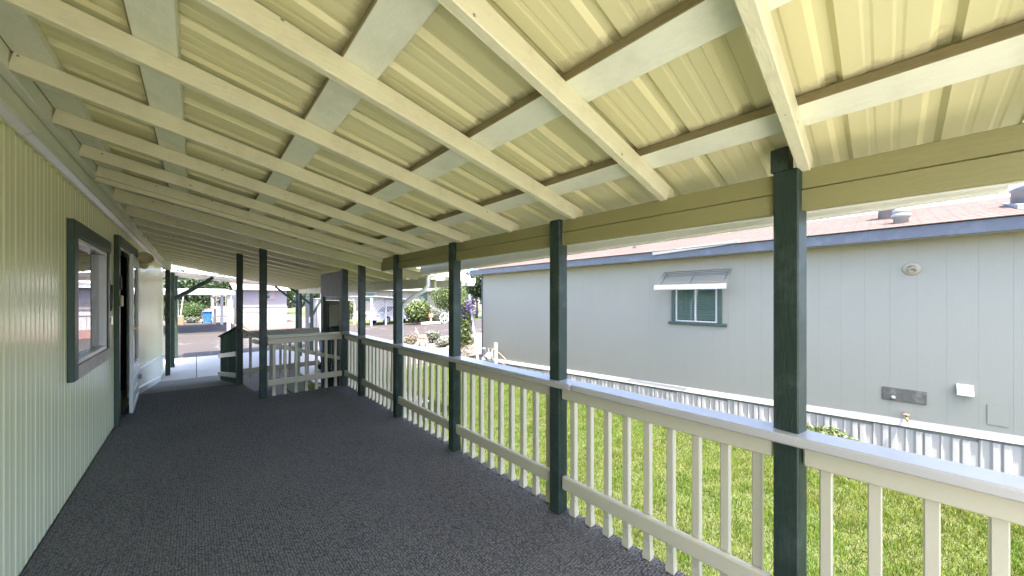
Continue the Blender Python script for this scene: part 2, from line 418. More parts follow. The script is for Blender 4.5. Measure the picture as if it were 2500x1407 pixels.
# ------------------------------------------------------------------ setting
struct('ground', MB().box(-150, 200, -60, 300, G-.5, G-.03), 'dirt')
struct('lawn', MB().box(1.6, 6.93, -6, 10.2, G-.03, G), 'lawn')
struct('street', MB().box(-90, 120, 17.0, 28.2, G-.03, G-.008), 'asphalt')
dw = thing('driveway', '', ''); del dw['label'], dw['category']; dw['kind'] = 'structure'
for i, (x0, x1, y0, y1) in enumerate([(-.95, .01, 12.45, 15.2), (.025, 3.6, 12.45, 15.2), (-.95, .01, 15.215, 16.98), (.025, 3.6, 15.215, 16.98), (2.2, 3.6, 6.4, 12.43), (-3.2, -.965, 12.45, 16.98)]):
    MB().box(x0, x1, y0, y1, G-.03, G+.012, .004).build('slab', 'concrete', dw)
struct('bounce_slab', MB().box(-3, 2.6, -7, -1.4, G-.03, G+.01), 'bounce_paving')  # unseen pale slab added behind the camera to bounce sunlight into the porch
struct('mulch_bed', MB().box(2.6, 9, 28.3, 38.5, G-.03, G+.03), 'mulch')
struct('far_driveway', MB().box(-14, 2.3, 28.25, 39.6, G-.03, G+.0), 'asphalt')
struct('far_lawn', MB().box(9.2, 60, 28.6, 80, G-.03, G+.01), 'far_grass')
struct('garden_bed', MB().box(3.7, 13, 10.3, 16.9, G-.03, G+.01), 'dirt')
struct('verge', MB().box(13.2, 60, 8, 16.9, G-.03, G+.01), 'far_grass')
# carpeted deck: deck and ramp
deck = MB()
deck.prism([(WX, -1.2, 0), (1.955, -1.2, 0), (1.955, 6.36, 0), (.74, 6.36, 0), (.60, 7.68, 0), (WX, 7.87, 0)], (0, 0, -.05))
struct('deck_floor', deck, 'carpet')
rm = MB(); rm.prism([(WX, 7.875, -.004), (.60, 7.685, -.004), (.66, 12.5, G+.02), (WX, 12.5, G+.02)], (0, 0, -.05))
struct('ramp', rm, 'ramp_carpet')
# stair landing and steps going down to the right
st = thing('side_steps', 'dark carpeted steps going down behind the end railing', 'steps', (1.2, 7, G))
for i, (x0, x1, z) in enumerate([(.62, 1.02, -.17), (1.02, 1.38, -.33), (1.38, 2.4, -.48)]):
    MB().box(x0, x1, 6.37, 7.66, G, z, .006).build('step', 'carpet', st)
# deck outer fascia below the railing
fa = thing('deck_skirt', 'cream boards closing the deck side above the lawn', 'deck skirt', (1.94, 2, G))
for i in range(3):
    MB().box(1.955, 1.975, -1.2, 6.36, G+.02+i*.205, G+.22+i*.205, .003).build('board', 'shaded_cream', fa)

# ------------------------------------------------------------------ lawn grass
def grass():
    n = 380000
    x = 1.99+rng.random(n)*4.92; y = -1.2+rng.random(n)**1.15*10.9
    h = .026+.034*rng.random(n); w = .0024+.0024*rng.random(n)
    # clumpiness
    h *= .6+.6*np.abs(np.sin(x*6.1+np.sin(y*5.3)*2)*np.sin(y*7.7+1.3*np.sin(x*4.1)))**.7
    a = 2.5*np.sin(x*9+3*np.sin(y*6))+2.5*np.cos(y*11+2*np.sin(x*7))+rng.normal(size=n)*1.3; lean = (rng.random(n)*.9)[:, None]*h[:, None]
    d = np.stack([np.cos(a), np.sin(a), np.zeros(n)], 1); b = rng.random(n)*2*np.pi
    p = np.stack([x, y, np.full(n, G-.004)], 1); sv = np.stack([np.cos(b), np.sin(b), np.zeros(n)], 1)*w[:, None]
    tip = p+d*lean; tip[:, 2] += h
    V = np.stack([p-sv, p+sv, tip], 1).reshape(-1, 3)
    o = quads('grass', 'grass', V, n, 3); o['kind'] = 'stuff'; o['label'] = 'short green lawn grass with straw patches'; o['category'] = 'grass'
    at = o.data.attributes.new('tint', 'FLOAT', 'FACE'); at.data.foreach_set('value', rng.random(n).astype(np.float32))
grass()

# ------------------------------------------------------------------ the home on the left
home = thing('mobile_home', 'cream ribbed metal mobile home forming the left wall of the porch', 'mobile home', (WX, 6, G))
def flute(y0, y1, z0, z1, zb=None):
    prof = []; p = .0762; y = y0; k = round((y1-y0)/p); p = (y1-y0)/k
    for i in range(k):
        a = y0+i*p; big = .0028 if i % 2 == 0 else .0016
        prof += [(WX, a, 0), (WX, a+p*.42, 0), (WX+big, a+p*.56, 0), (WX+big, a+p*.76, 0), (WX, a+p*.90, 0)]
    prof.append((WX, y1, 0))
    m = MB()
    if zb is None: m.sheet([(q[0], q[1], z0) for q in prof], (0, 0, z1-z0), (-.003, 0, 0))
    else:
        n = len(prof); f = lambda yy: z0+(zb-z0)*(yy-y0)/(y1-y0)
        vs = [(q[0], q[1], f(q[1])) for q in prof]+[(q[0], q[1], z1) for q in prof]
        m.add(vs, [(i, i+1, n+i+1, n+i) for i in range(n-1)])
    return m
ZT = 2.40
ys = [-2.4, -1.2, .02, 1.22, 2.44, 3.66, 4.03]
edges = [(-1.19, -.9), (-.9, .32), (.32, 1.54), (1.54, 2.76), (2.76, 4.14)]
for a, b in edges: flute(a, b-.004, .012, ZT).build('wall_panel', 'home_wall', home)
flute(4.14, 5.50-.004, .012, .98).build('wall_panel', 'home_wall', home)
flute(4.14, 5.50-.004, 1.99, ZT).build('wall_panel', 'home_wall', home)
flute(5.50, 6.13-.004, .012, ZT).build('wall_panel', 'home_wall', home)
flute(6.13, 7.72-.004, 2.16, ZT).build('wall_panel', 'home_wall', home)
zl = lambda y: -.0-.13*(y-7.8)
for a, b in [(7.72, 8.55), (8.55, 9.77), (9.77, 10.99), (10.99, 12.2), (12.2, 13.42), (13.42, 14.3)]:
    flute(a, b-.004, .30+zl(a)*.55, ZT, .30+zl(b)*.55).build('wall_panel', 'home_wall', home)
m = MB()
for a, b in [(7.81, 9.5), (9.5, 11.6), (11.6, 14.25)]:
    m.add([(WX+.012, a, zl(a)-.62), (WX+.012, b, zl(b)-.62), (WX+.012, b, .31+zl(b)*.55), (WX+.012, a, .31+zl(a)*.55)], [(0, 1, 2, 3)])
m.build('skirting', 'home_frieze', home)
MB().bar((WX+.02, 7.86, .37), (WX+.02, 14.25, .30+zl(14.25)*.55), .05, .06, .008).build('angled_trim', 'white_door', home, label='white strip sloping along the ramp side wall')
MB().bar((WX+.02, 7.86, .04), (WX+.02, 12.6, G+.08), .045, .13, .01).build('kick_board', 'white_door', home, label='white kick board sloping beside the ramp')
MB().box(WX-.004, WX-.10, -1.2, 14.35, ZT, ZT+.5).build('wall_core', 'home_frieze', home)
# end wall, back body of the home (solid mass with openings kept dark)
m = MB(); m.box(-3.9, -3.8, -1.18, 14.3, G, 2.9); m.box(-3.8, WX-.01, 14.2, 14.3, G, 2.9); m.box(-3.8, WX-.01, -1.18, -1.1, G, 2.9)
m.box(-3.9, WX-.11, -1.18, 14.3, 2.9, 2.95); m.box(-3.8, WX-.01, -1.1, 14.2, -.03, -.005)
m.build('body', 'home_wall', home)
m = MB(); m.box(-2.3, -2.25, 3.0, 9.5, 0, 2.4); m.box(-2.25, WX-.02, 3.0, 3.05, 0, 2.4); m.box(-2.25, WX-.02, 8.4, 8.45, 0, 2.4); m.box(-2.25, WX-.02, 3.05, 8.4, 2.36, 2.4)
m.build('interior', 'dark_int', home)
# frieze, drip rail with wavy metal edge
MB().box(WX-.0, WX+.022, -1.2, 14.35, ZT+.012, 2.60, .003).build('frieze', 'home_frieze', home)
m = MB(); Y0 = -2.5; k = 190
prof = [(WX+.004, Y0, ZT-.035), (WX+.035, Y0, ZT-.045), (WX+.062, Y0, ZT-.030), (WX+.062, Y0, ZT-.005), (WX+.05, Y0, ZT+.012), (WX+.024, Y0, ZT+.020)]
for a, b in [(-1.2, 3.05), (3.06, 5.55), (5.56, 8.2), (8.21, 14.3)]:
    m.sheet([(p[0], a, p[2]) for p in prof], (0, b-a, 0), (.002, 0, .002))
m.build('drip_rail', 'white_metal', home, label='glossy white drip rail along the wall top')
def wavy(x, z, amp, y0, y1, name, mat, per=.23, hh=.012):
    n = int((y1-y0)/.035); vs = []
    for i in range(n+1):
        y = y0+(y1-y0)*i/n; w = amp*(.5+.5*math.sin(2*math.pi*y/per))+amp*.4*math.sin(y*7.3)
        vs += [(x+w, y, z), (x+w, y, z+hh), (x-.01, y, z+hh)]
    fs = []
    for i in range(n): fs += [(3*i, 3*i+3, 3*i+4, 3*i+1), (3*i+1, 3*i+4, 3*i+5, 3*i+2)]
    MB().add(vs, fs).build(name, mat, home)
wavy(WX+.026, 2.600, .010, -1.2, 14.3, 'roof_edge', 'home_frieze')
wavy(WX+.006, ZT-.052, .008, -1.2, 14.3, 'flashing_edge', 'home_wall', .15)
m = MB().box(WX+.0, WX+.016, -1.2, 14.3, 2.604, 2.63); m.build('shadow_gap', 'dark_int', home)
# window
win = MB().box(WX+.001, WX+.038, 4.085, 4.20, .872, 2.09, .004).build('window', 'green_trim', home, label='window beside the near end of the porch wall')
MB().box(WX+.001, WX+.032, 5.47, 5.565, .98, 1.98, .004).build('jamb', 'green_trim', win)
MB().box(WX+.001, WX+.036, 4.202, 5.60, 1.975, 2.095, .004).build('head', 'green_trim', win)
MB().box(WX+.001, WX+.034, 4.202, 5.60, .865, .975, .004).build('sill', 'weathered', win, label='bare weathered sill board')
m = MB(); XO, XI = WX+.022, WX-.045
for (y0, y1, z0, z1) in [(4.202, 4.235, .978, 1.972), (5.435, 5.468, .978, 1.972), (4.236, 5.434, .978, 1.012), (4.236, 5.434, 1.94, 1.972)]:
    m.box(XI, XO, y0, y1, z0, z1, .003)
m.build('frame', 'white_metal', win)
MB().box(XI+.012, XI+.017, 4.236, 5.434, 1.013, 1.939).build('pane', 'glass', win)
# door
dr = MB().box(WX+.001, WX+.045, 6.03, 6.13, .005, 2.235, .004).build('door', 'green_trim', home, label='entry doorway with green trim')
MB().box(WX+.001, WX+.048, 6.132, 7.80, 2.13, 2.24, .004).build('head', 'green_trim', dr)
MB().box(WX+.001, WX+.04, 7.70, 7.79, .005, 2.128, .004).build('jamb', 'green_trim', dr)
m = MB(); m.box(WX-.06, WX+.03, 6.132, 6.17, .005, 2.127, .003); m.box(WX-.06, WX+.03, 7.66, 7.698, .005, 2.127, .003); m.box(WX-.06, WX+.03, 6.171, 7.659, 2.09, 2.127, .003)
m.build('frame', 'white_door', dr)
# open storm door: hinged at far jamb
sd = Matrix.Translation((WX+.052, 7.62, 0)) @ Matrix.Rotation(R(2.0), 4, 'Z')   # local -Y runs toward camera
W = 1.06
m = MB()
for (a, b, z0, z1) in [(0, .10, .02, 2.07), (W-.10, W, .02, 2.07), (.101, W-.101, 1.93, 2.07), (.101, W-.101, .50, .60), (.101, W-.101, .02, .10)]:
    m.box(-.018, .018, -b, -a, z0, z1, .004, sd)
m.box(-.010, .010, -(W-.101), -.101, .10, .50, 0, sd)
m.box(.010, .016, -(W-.16), -.16, .15, .27, .004, sd); m.box(.010, .016, -(W-.16), -.16, .32, .45, .004, sd)
leafo = m.build('storm_door', 'white_door', home, label='white storm door standing slightly open')
MB().box(-.003, .003, -(W-.101), -.101, .60, 1.93, 0, sd).build('pane', 'glass', leafo)
m = MB(); m.box(.018, .024, -(W-.03), -(W-.07), 1.02, 1.16, .002, sd); m.box(.024, .055, -(W-.04), -(W-.055), 1.10, 1.115, .002, sd); m.box(.045, .06, -(W-.04), -(W-.15), 1.10, 1.118, .003, sd)
m.build('handle', 'brass', leafo)
MB().box(.018, .05, -.12, -.07, .30, .36, .004, sd).build('hinge', 'galv', leafo)
# wall lamp
lp = MB(); mt = Matrix.Translation((WX+.02, 7.95, 2.06)) @ Matrix.Rotation(R(90), 4, 'Y'); lp.lathe([(.065, 0), (.065, .02), (.03, .03), (.03, .07)], 20, mt)
lamp = lp.build('wall_lamp', 'lamp_cream', home, True, label='cream floodlight on the wall past the door')
mt = Matrix.Translation((WX+.10, 7.85, 2.10)) @ Vector((.28, -.85, .35)).to_track_quat('Z', 'Y').to_matrix().to_4x4() @ Matrix.Scale(.72, 4)
lp = MB().lathe([(.02, -.12), (.07, -.115), (.105, -.10), (.12, -.03), (.13, .05), (.138, .11), (.128, .11), (.10, .04), (.06, -.02), (.02, -.03)], 24, mt); lp.build('lamp_shade', 'lamp_cream', lamp, True)
lp = MB().lathe([(.02, .0), (.045, .02), (.05, .06), (.03, .09)], 16, Matrix.Translation((WX+.1, 7.93, 1.96))); lp.build('sensor', 'yellow_plastic', lamp, True)
# small things on the door trim
ch = thing('wind_chime', 'dark green hanging chime on a cord between the window and the door', 'wind chime', (WX+.02, 5.62, 1.5))
MB().tube([(WX+.02, 5.62, 1.88), (WX+.02, 5.62, 1.80), (WX+.02, 5.58, 1.62)], .004, 6).tube([(WX+.02, 5.62, 1.80), (WX+.02, 5.67, 1.62)], .004, 6).build('cord', 'black', ch)
m = MB()
for i, (dy, z1) in enumerate([(-.05, 1.42), (-.03, 1.36), (-.01, 1.40), (.015, 1.38), (.035, 1.43), (.055, 1.40)]):
    m.tube([(WX+.025+.006*(i % 2), 5.62+dy, 1.64), (WX+.03, 5.62+dy*.8, z1)], .009, 8)
m.build('tube', 'green_trim', ch, True)
MB().tube([(WX+.02, 5.62, 1.38), (WX+.02, 5.62, 1.28)], .003, 5).box(WX+.012, WX+.03, 5.60, 5.645, 1.235, 1.285, .004).build('striker', 'black', ch)
o = MB().box(WX+.046, WX+.070, 6.06, 6.12, 1.40, 1.53, .008).build('doorbell_box', 'yellow_plastic'); tag(o, 'small yellowed plastic box on the green door trim', 'doorbell box')
o = MB().box(WX+.046, WX+.060, 6.065, 6.10, 1.60, 1.76, .004).build('thermometer', 'black'); tag(o, 'black strip thermometer on the green door trim above the yellow box', 'thermometer')
o = MB().box(WX+.009, WX+.03, 5.66, 5.75, 1.20, 1.31, .006).build('outlet_cover', 'home_wall'); tag(o, 'cream outlet cover on the wall beneath the wind chime', 'outlet cover')

# ------------------------------------------------------------------ porch cover
porch = thing('porch_cover', 'cream painted porch roof of rafters and ribbed metal carried on dark green posts', 'porch roof', (1.84, 3, 0))
RY = [-1.04, -.42, .21, .80, 1.41, 2.04, 2.73, 3.38, 4.02]
RY2 = [5.42, 6.25, 6.92, 7.58, 8.28, 9.0, 9.76, 10.5, 11.2, 11.93, 12.66, 13.4, 14.1, 14.62]
def rafter(y, x0, x1, h=.089, w=.04):
    c = .089-h/2; m = MB(); m.bar((x0, y+w/2, zr(x0)+c), (x1, y+w/2, zr(x1)+c), w, h, .003); return m
for y in RY: rafter(y, -.63, 1.96).build('rafter', 'cream_rafter', porch)
for i, y in enumerate(RY2):
    rf_ = rafter(y, -.63, 2.98, .118).build('rafter', 'cream_rafter', porch)
    m = MB(); m.bar((-.62, y+.02, zr(-.62)-.034), (2.97, y+.02, zr(2.97)-.034), .052, .008, .001); m.build('edge_strip', 'white_metal', rf_)
rafter(4.60, -.63, 1.96).build('rafter', 'cream_rafter', porch)
rafter(4.642, -.63, 2.98, .128).build('rafter', 'cream_rafter', porch)
# ledger
MB().box(-.674, -.633, -1.15, 14.6, 2.545, 2.655, .004).build('ledger', 'pale_board', porch)
MB().box(-.632, -.56, 5.2, 14.6, 2.662, 2.69, .003).build('closure_strip', 'pale_board', porch)
# purlins: pale flat boards, raw upper edge
for xc in (-.56, -.12, .485, 1.08, 1.65):
    for (y0, y1) in [(-1.15, 3.4), (3.41, 9.2), (9.21, 14.7)]:
        m = MB(); a, b = xc-.07, xc+.07
        for e in (a, b): pass
        zc = zr(xc)+.089+.0205
        mt = Matrix.Translation((xc, 0, zc)) @ Matrix.Rotation(math.atan(.208), 4, 'Y')
        p = m.box(-.066, .07, y0, y1, -.018, .019, .002, mt).build('purlin', 'pale_board', porch)
        MB().box(-.0705, -.0662, y0+.002, y1-.002, -.0175, .0185, 0, mt).build('raw_edge', 'raw_wood', p)
for xc in (2.35, 2.9):
    mt = Matrix.Translation((xc, 0, zr(xc)+.1095)) @ Matrix.Rotation(math.atan(.208), 4, 'Y')
    MB().box(-.066, .07, 4.55, 14.7, -.018, .019, .002, mt).build('purlin', 'pale_board', porch)
# ribbed roof sheets, 0.72 m cover each
def roofsheet(y0, n, x0, x1, dz=0):
    prof = []; q = .24
    for i in range(n):
        a = y0+i*q
        prof += [(a-.030, 0), (a-.014, .018), (a+.014, .018), (a+.030, 0), (a+.076, 0), (a+.083, .0018), (a+.095, .0018), (a+.102, 0), (a+.138, 0), (a+.145, .0018), (a+.157, .0018), (a+.164, 0)]
    prof.append((y0+n*q-.031, 0)); prof.append((y0+n*q-.015, .0168)); prof += [(y0+n*q+.012, .0168), (y0+n*q+.030, .002), (y0+n*q+.034, -.006)]
    m = MB(); z = zr(x0)+.089+.0415+dz
    m.sheet([(x0, p[0], z+p[1]) for p in prof], (x1-x0, 0, -.208*(x1-x0)), (0, 0, .0012)); return m
y = -2.17-.0+.125-.12; k = 0
y = .125-.24*5
while y < 4.3:
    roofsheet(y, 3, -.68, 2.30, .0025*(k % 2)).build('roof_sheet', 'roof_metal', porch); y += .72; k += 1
while y < 14.6:
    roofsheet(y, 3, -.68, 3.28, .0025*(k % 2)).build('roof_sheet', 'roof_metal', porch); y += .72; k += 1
# beam of two stacked boards
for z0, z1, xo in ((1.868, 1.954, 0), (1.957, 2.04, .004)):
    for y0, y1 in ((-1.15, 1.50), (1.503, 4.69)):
        MB().box(1.872+xo, 1.912, y0, y1, z0, z1, .003).build('beam', 'shaded_cream', porch)
# outer beam of the wide part
MB().box(2.80, 2.84, 5.05, 14.72, 1.67, 1.835, .004).build('outer_beam', 'cream_rafter', porch)
MB().box(2.845, 2.885, 4.95, 14.72, 1.66, 1.81, .004).build('outer_beam', 'cream_rafter', porch)
MB().box(2.795, 2.799, 4.99, 5.05, 1.665, 1.835).build('beam_end_cap', 'white_metal', porch)
# eave fascia and gutters
def gutter(x, y0, y1, za, zb, name='gutter'):
    pr = [(x, .115), (x, .0), (x+.028, -.004), (x+.033, .016), (x+.045, .016), (x+.050, -.006), (x+.062, -.006), (x+.066, .012), (x+.076, .012), (x+.085, .0), (x+.10, .035), (x+.108, .05), (x+.108, .075), (x+.12, .09), (x+.12, .112), (x+.108, .116)]
    m = MB(); n = len(pr); t = .0015
    vs = [(a, y0, za+b) for a, b in pr]+[(a, y1, zb+b) for a, b in pr]+[(a+t, y0, za+b+t) for a, b in pr]+[(a+t, y1, zb+b+t) for a, b in pr]
    fs = []
    for i in range(n-1): fs += [(i, i+1, n+i+1, n+i), (2*n+i, 2*n+i+1, 3*n+i+1, 3*n+i)]
    fs += [tuple(range(n)), tuple(range(2*n-1, n-1, -1))]
    return m.add(vs, fs).build(name, 'white_metal', porch)
gutter(2.15, -.30, 4.1, 1.895, 1.80)
MB().box(2.02, 2.045, -1.15, 4.5, 1.893, 1.93, .003).build('eave_strip', 'white_metal', porch)
MB().box(2.085, 2.105, -1.15, 4.5, 1.895, 1.945, .003).build('eave_strip', 'white_metal', porch)
MB().box(2.15, 2.30, -1.15, -.31, 1.955, 1.97, .002).build('eave_strip', 'white_metal', porch)
gutter(3.22, 4.5, 14.7, 1.70, 1.675)
# gable board of the wide part facing us
m = MB(); m.bar((1.97, 4.56, zr(1.97)+.05), (3.26, 4.56, zr(3.26)+.05), .03, .12, .003); m.build('barge_board', 'cream_rafter', porch)
# downspout
m = MB(); pts = [(2.21, 4.02, 1.85), (2.21, 4.02, 1.66), (2.18, 4.05, 1.60), (2.02, 4.24, 1.45), (1.985, 4.29, 1.38), (1.98, 4.30, 1.25), (1.98, 4.30, G+.1)]
pts2 = []
for i in range(len(pts)-1):
    for t in (0, .33, .66): pts2.append(Vector(pts[i]).lerp(Vector(pts[i+1]), t))
pts2.append(Vector(pts[-1])); m.tube(pts2, .029, 10); m.build('downspout', 'white_metal', porch, True)
MB().box(2.17, 2.25, 3.98, 4.07, 1.80, 1.90, .01).build('gutter_outlet', 'white_metal', porch)
# posts (each stands on the deck or ground)
def post(x, y, z0, z1, rot=0, w=.09, name='post', par=None, mat='green_post'):
    m = MB().box(-w/2, w/2, -w/2, w/2, z0, z1, .005, Matrix.Translation((x+w/2, y+w/2, 0)) @ Matrix.Rotation(rot, 4, 'Z'))
    return m.build(name, mat, par or porch)
post(1.845, .235, 0, 2.045, R(-11))
MB().box(-.045, .01, -.02, .045, 2.045, 2.145, .003, Matrix.Translation((1.89, .29, 0)) @ Matrix.Rotation(R(-11), 4, 'Z')).build('post_tenon', 'green_post', porch)
post(1.84, -1.10, 0, 2.045); post(1.84, 1.52, 0, 2.045); post(1.84, 2.84, 0, 2.045); post(1.84, 4.14, 0, 2.045); post(1.84, 5.43, 0, 2.04); post(1.84, 6.26, 0, 2.03)
post(.70, 6.30, 0, zr(.74)-.002); post(.52, 7.62, 0, zr(.56)-.002)
post(-.62, 13.4, G, 2.5, w=.10)
post(2.80, 9.6, G, 1.665); post(2.80, 14.6, G, 1.665)
MB().box(-.66, -.50, 13.3, 13.42, 2.28, 2.52, .004).build('end_block', 'pale_board', porch)

# rafter bay details: a piece of wire staple and splintered wood
# ------------------------------------------------------------------ railings
def railing(name, label, base, group=None): return thing(name, label, 'railing', base, group)
side = railing('railing', 'long white vinyl railing with wide flat cap along the lawn side of the porch', (1.88, 3, 0), 'white vinyl porch railings')
MB().box(1.795, 1.94, 1.395, 6.27, .888, .93, .008).build('cap', 'cap_vinyl', side)
MB().box(1.792, 1.937, -1.2, 1.388, .892, .934, .008).build('cap', 'cap_vinyl', side, label='nearer length of cap, past the open joint')
PY = [(-1.01, .235), (.335, 1.52), (1.61, 2.84), (2.93, 4.14), (4.23, 5.43), (5.52, 6.26)]
bal = MB(); bal.box(-.0195, .0195, -.0195, .0195, .105, .83, .004); bal.box(-.024, .024, -.024, .024, .0, .018, .003)
bal.add([(-.024, -.024, .018), (.024, -.024, .018), (.024, .024, .018), (-.024, .024, .018), (-.0195, -.0195, .06), (.0195, -.0195, .06), (.0195, .0195, .06), (-.0195, .0195, .06)], [(0, 1, 5, 4), (1, 2, 6, 5), (2, 3, 7, 6), (3, 0, 4, 7)])
bal.box(-.0192, .0192, -.0192, .0192, .06, .105)
balme = bal.mesh('baluster', 'rail_vinyl')
for (a, b) in PY:
    MB().box(1.862, 1.897, a+.002, b-.002, .80, .887, .006).build('top_rail', 'rail_vinyl', side)
    MB().box(1.862, 1.898, a+.002, b-.002, .175, .268, .008).build('bottom_rail', 'rail_vinyl', side)
    n = round((b-a)/.1365)
    for i in range(n):
        y = a+(b-a)*(i+.5)/n
        link_mesh('baluster', balme, (1.919, y, .002), side, (0, 0, R(random.uniform(-1.2, 1.2))))
end = railing('railing', 'short white railing across the end of the carpet between two green posts', (1.3, 6.3, 0), 'white vinyl porch railings')
MB().box(.79, 1.80, 6.23, 6.37, .885, .928, .008).build('cap', 'rail_vinyl', end)
MB().box(.792, 1.84, 6.29, 6.325, .80, .884, .006).build('top_rail', 'rail_vinyl', end)
MB().box(.792, 1.84, 6.285, 6.32, .17, .262, .008).build('bottom_rail', 'rail_vinyl', end)
for i in range(7): link_mesh('baluster', balme, (.88+i*.145, 6.345, .002), end)
far = railing('railing', 'white stair railing farther back, from the far green post to the doorway', (1.3, 7.66, 0), 'white vinyl porch railings')
MB().box(.615, 1.80, 7.60, 7.72, .875, .915, .008).build('cap', 'rail_vinyl', far)
MB().box(.615, 1.82, 7.645, 7.68, .79, .874, .006).build('top_rail', 'rail_vinyl', far)
MB().box(.615, 1.82, 7.64, 7.675, .17, .26, .008).build('bottom_rail', 'rail_vinyl', far)
for i in range(7): link_mesh('baluster', balme, (.72+i*.15, 7.70, .002), far)
MB().tube([(.60, 7.55, .94), (.72, 6.45, .90)], .024, 10).build('handrail', 'rail_vinyl', far, True)
MB().tube([(.66, 7.58, .84), (.66, 7.5, .86), (.64, 7.5, .90)], .011, 8).build('handrail_bracket', 'brass', far, True)
MB().bar((.62, 6.40, .86), (1.95, 6.42, .42), .04, .06, .006).build('stair_handrail', 'rail_vinyl', far)
# green boarded guard beside the ramp
gf = thing('ramp_guard', 'low dark green board guard with two white rails sloping down beside the ramp', 'ramp guard', (.5, 8.6, G))
Pa, Pb = Vector((.545, 7.72, 0)), Vector((.385, 9.75, 0))
zt = lambda t: .97-.32*t; zb = lambda t: -.02-.27*t
nb = 4
for i in range(nb):
    t0, t1 = (i+.10)/nb, (i+.90)/nb; p, q = Pa.lerp(Pb, t0), Pa.lerp(Pb, t1)
    MB().prism([(p.x, p.y, zb(t0)), (q.x, q.y, zb(t1)), (q.x, q.y, zt(t1)), (p.x, p.y, zt(t0))], (.022, 0, 0)).build('board', 'green_fence', gf)
for f in (.52, .14):
    a = Pa.copy(); b = Pb.copy(); a.z = f+.0; b.z = f-.27; a.x -= .02; b.x -= .02
    MB().bar(a, b, .03, .085, .005).build('rail', 'rail_vinyl', gf)
a = Pa.copy(); b = Pb.copy(); a.z = .99; b.z = .67; MB().bar(a, b, .06, .03, .004).build('cap', 'green_fence', gf)

# ------------------------------------------------------------------ doorway with grey plate
dwy = thing('doorway', 'dark green doorway with a brushed grey metal plate over it at the porch corner', 'doorway', (1.86, 7, -.5))
MB().box(1.842, 1.862, 6.352, 7.66, 1.53, 1.97, .003).build('plate', 'grey_plate', dwy)
MB().box(1.842, 1.90, 7.50, 7.66, -.50, 1.528, .004).build('jamb', 'green_post', dwy)
MB().box(1.842, 1.862, 6.352, 6.47, -.2, 1.528, .004).build('jamb', 'grey_plate', dwy)
MB().box(1.866, 1.90, 6.47, 7.49, 1.46, 1.528, .004).build('head', 'black', dwy)
sdm = Matrix.Translation((1.90, 7.46, 0)) @ Matrix.Rotation(R(9), 4, 'Z')
m = MB()
for (a, b, z0, z1) in [(0, .09, -.46, 1.45), (.80, .89, -.46, 1.45), (.091, .799, 1.37, 1.45), (.091, .799, -.46, -.30)]:
    m.box(-.015, .015, -b, -a, z0, z1, .003, sdm)
dl = m.build('door', 'black', dwy); MB().box(-.003, .003, -.799, -.091, -.30, 1.37, 0, sdm).build('pane', 'glass', dl)

# ------------------------------------------------------------------ white carport beyond
wc = thing('carport', 'white ribbed carport roof on dark braced posts at the end of the drive', 'carport', (1.2, 16, G), None)
zc = lambda x: 2.32-.09*(x+.6)
for i in range(6):
    y0 = 14.78+i*.45; prof = []
    for j in range(3):
        a = y0+j*.15; prof += [(-.72, a, zc(-.72)), (-.72, a+.10, zc(-.72)), (-.72, a+.115, zc(-.72)+.02), (-.72, a+.135, zc(-.72)+.02)]
    prof.append((-.72, y0+.45, zc(-.72)))
    MB().sheet(prof, (4.2, 0, -.09*4.2), (0, 0, .002)).build('roof_panel', 'white_metal', wc)
MB().box(-.75, -.72, 14.75, 17.5, 2.22, 2.40, .004).build('fascia', 'white_metal', wc)
MB().bar((-.72, 17.49, zc(-.72)+.0), (3.48, 17.49, zc(3.48)+.0), .03, .10, .004).build('fascia', 'white_metal', wc)
for y in (14.85, 17.35):
    MB().box(-.58, -.48, y, y+.1, G, zc(-.5)-.02, .005).build('post', 'green_post', wc)
    MB().box(3.20, 3.32, y, y+.1, G, zc(3.3)-.02, .005).build('post', 'green_post', wc)
    MB().bar((-.5, y+.05, 1.48), (.42, y+.05, zc(.42)-.05), .06, .09, .004).build('brace', 'green_post', wc)
    MB().bar((3.22, y+.05, 1.28), (2.45, y+.05, zc(2.4)-.05), .06, .08, .004).build('brace', 'green_post', wc)
    MB().bar((3.30, y+.05, .85), (3.75, y+.05, 1.75), .06, .08, .004).build('brace', 'green_post', wc)
MB().box(3.17, 3.195, 14.8, 14.9, .55, .78, .005).build('switch_box', 'white_metal', wc)
sh = thing('shed', 'white ribbed metal shed at the right edge of the drive', 'shed', (4, 16.2, G))
prof = []
for i in range(6):
    a = 3.49+i*.16; prof += [(a, 15.6, G), (a+.10, 15.6, G), (a+.115, 15.57, G), (a+.145, 15.57, G)]
prof.append((4.45, 15.6, G)); MB().sheet(prof, (0, 0, 2.10), (0, .003, 0)).build('wall_panel', 'far_white', sh)
prof = []
for i in range(8):
    a = 15.6+i*.16; prof += [(3.49, a, G), (3.49, a+.10, G), (3.46, a+.115, G), (3.46, a+.145, G)]
prof.append((3.49, 16.88, G)); MB().sheet(prof, (0, 0, 2.10), (.003, 0, 0)).build('wall_panel', 'far_white', sh)
MB().box(4.451, 4.47, 15.6, 16.88, G, 1.45).build('wall_panel', 'far_white', sh)
MB().box(3.45, 4.5, 15.55, 16.95, 1.455, 1.49, .01).build('roof', 'far_white', sh)

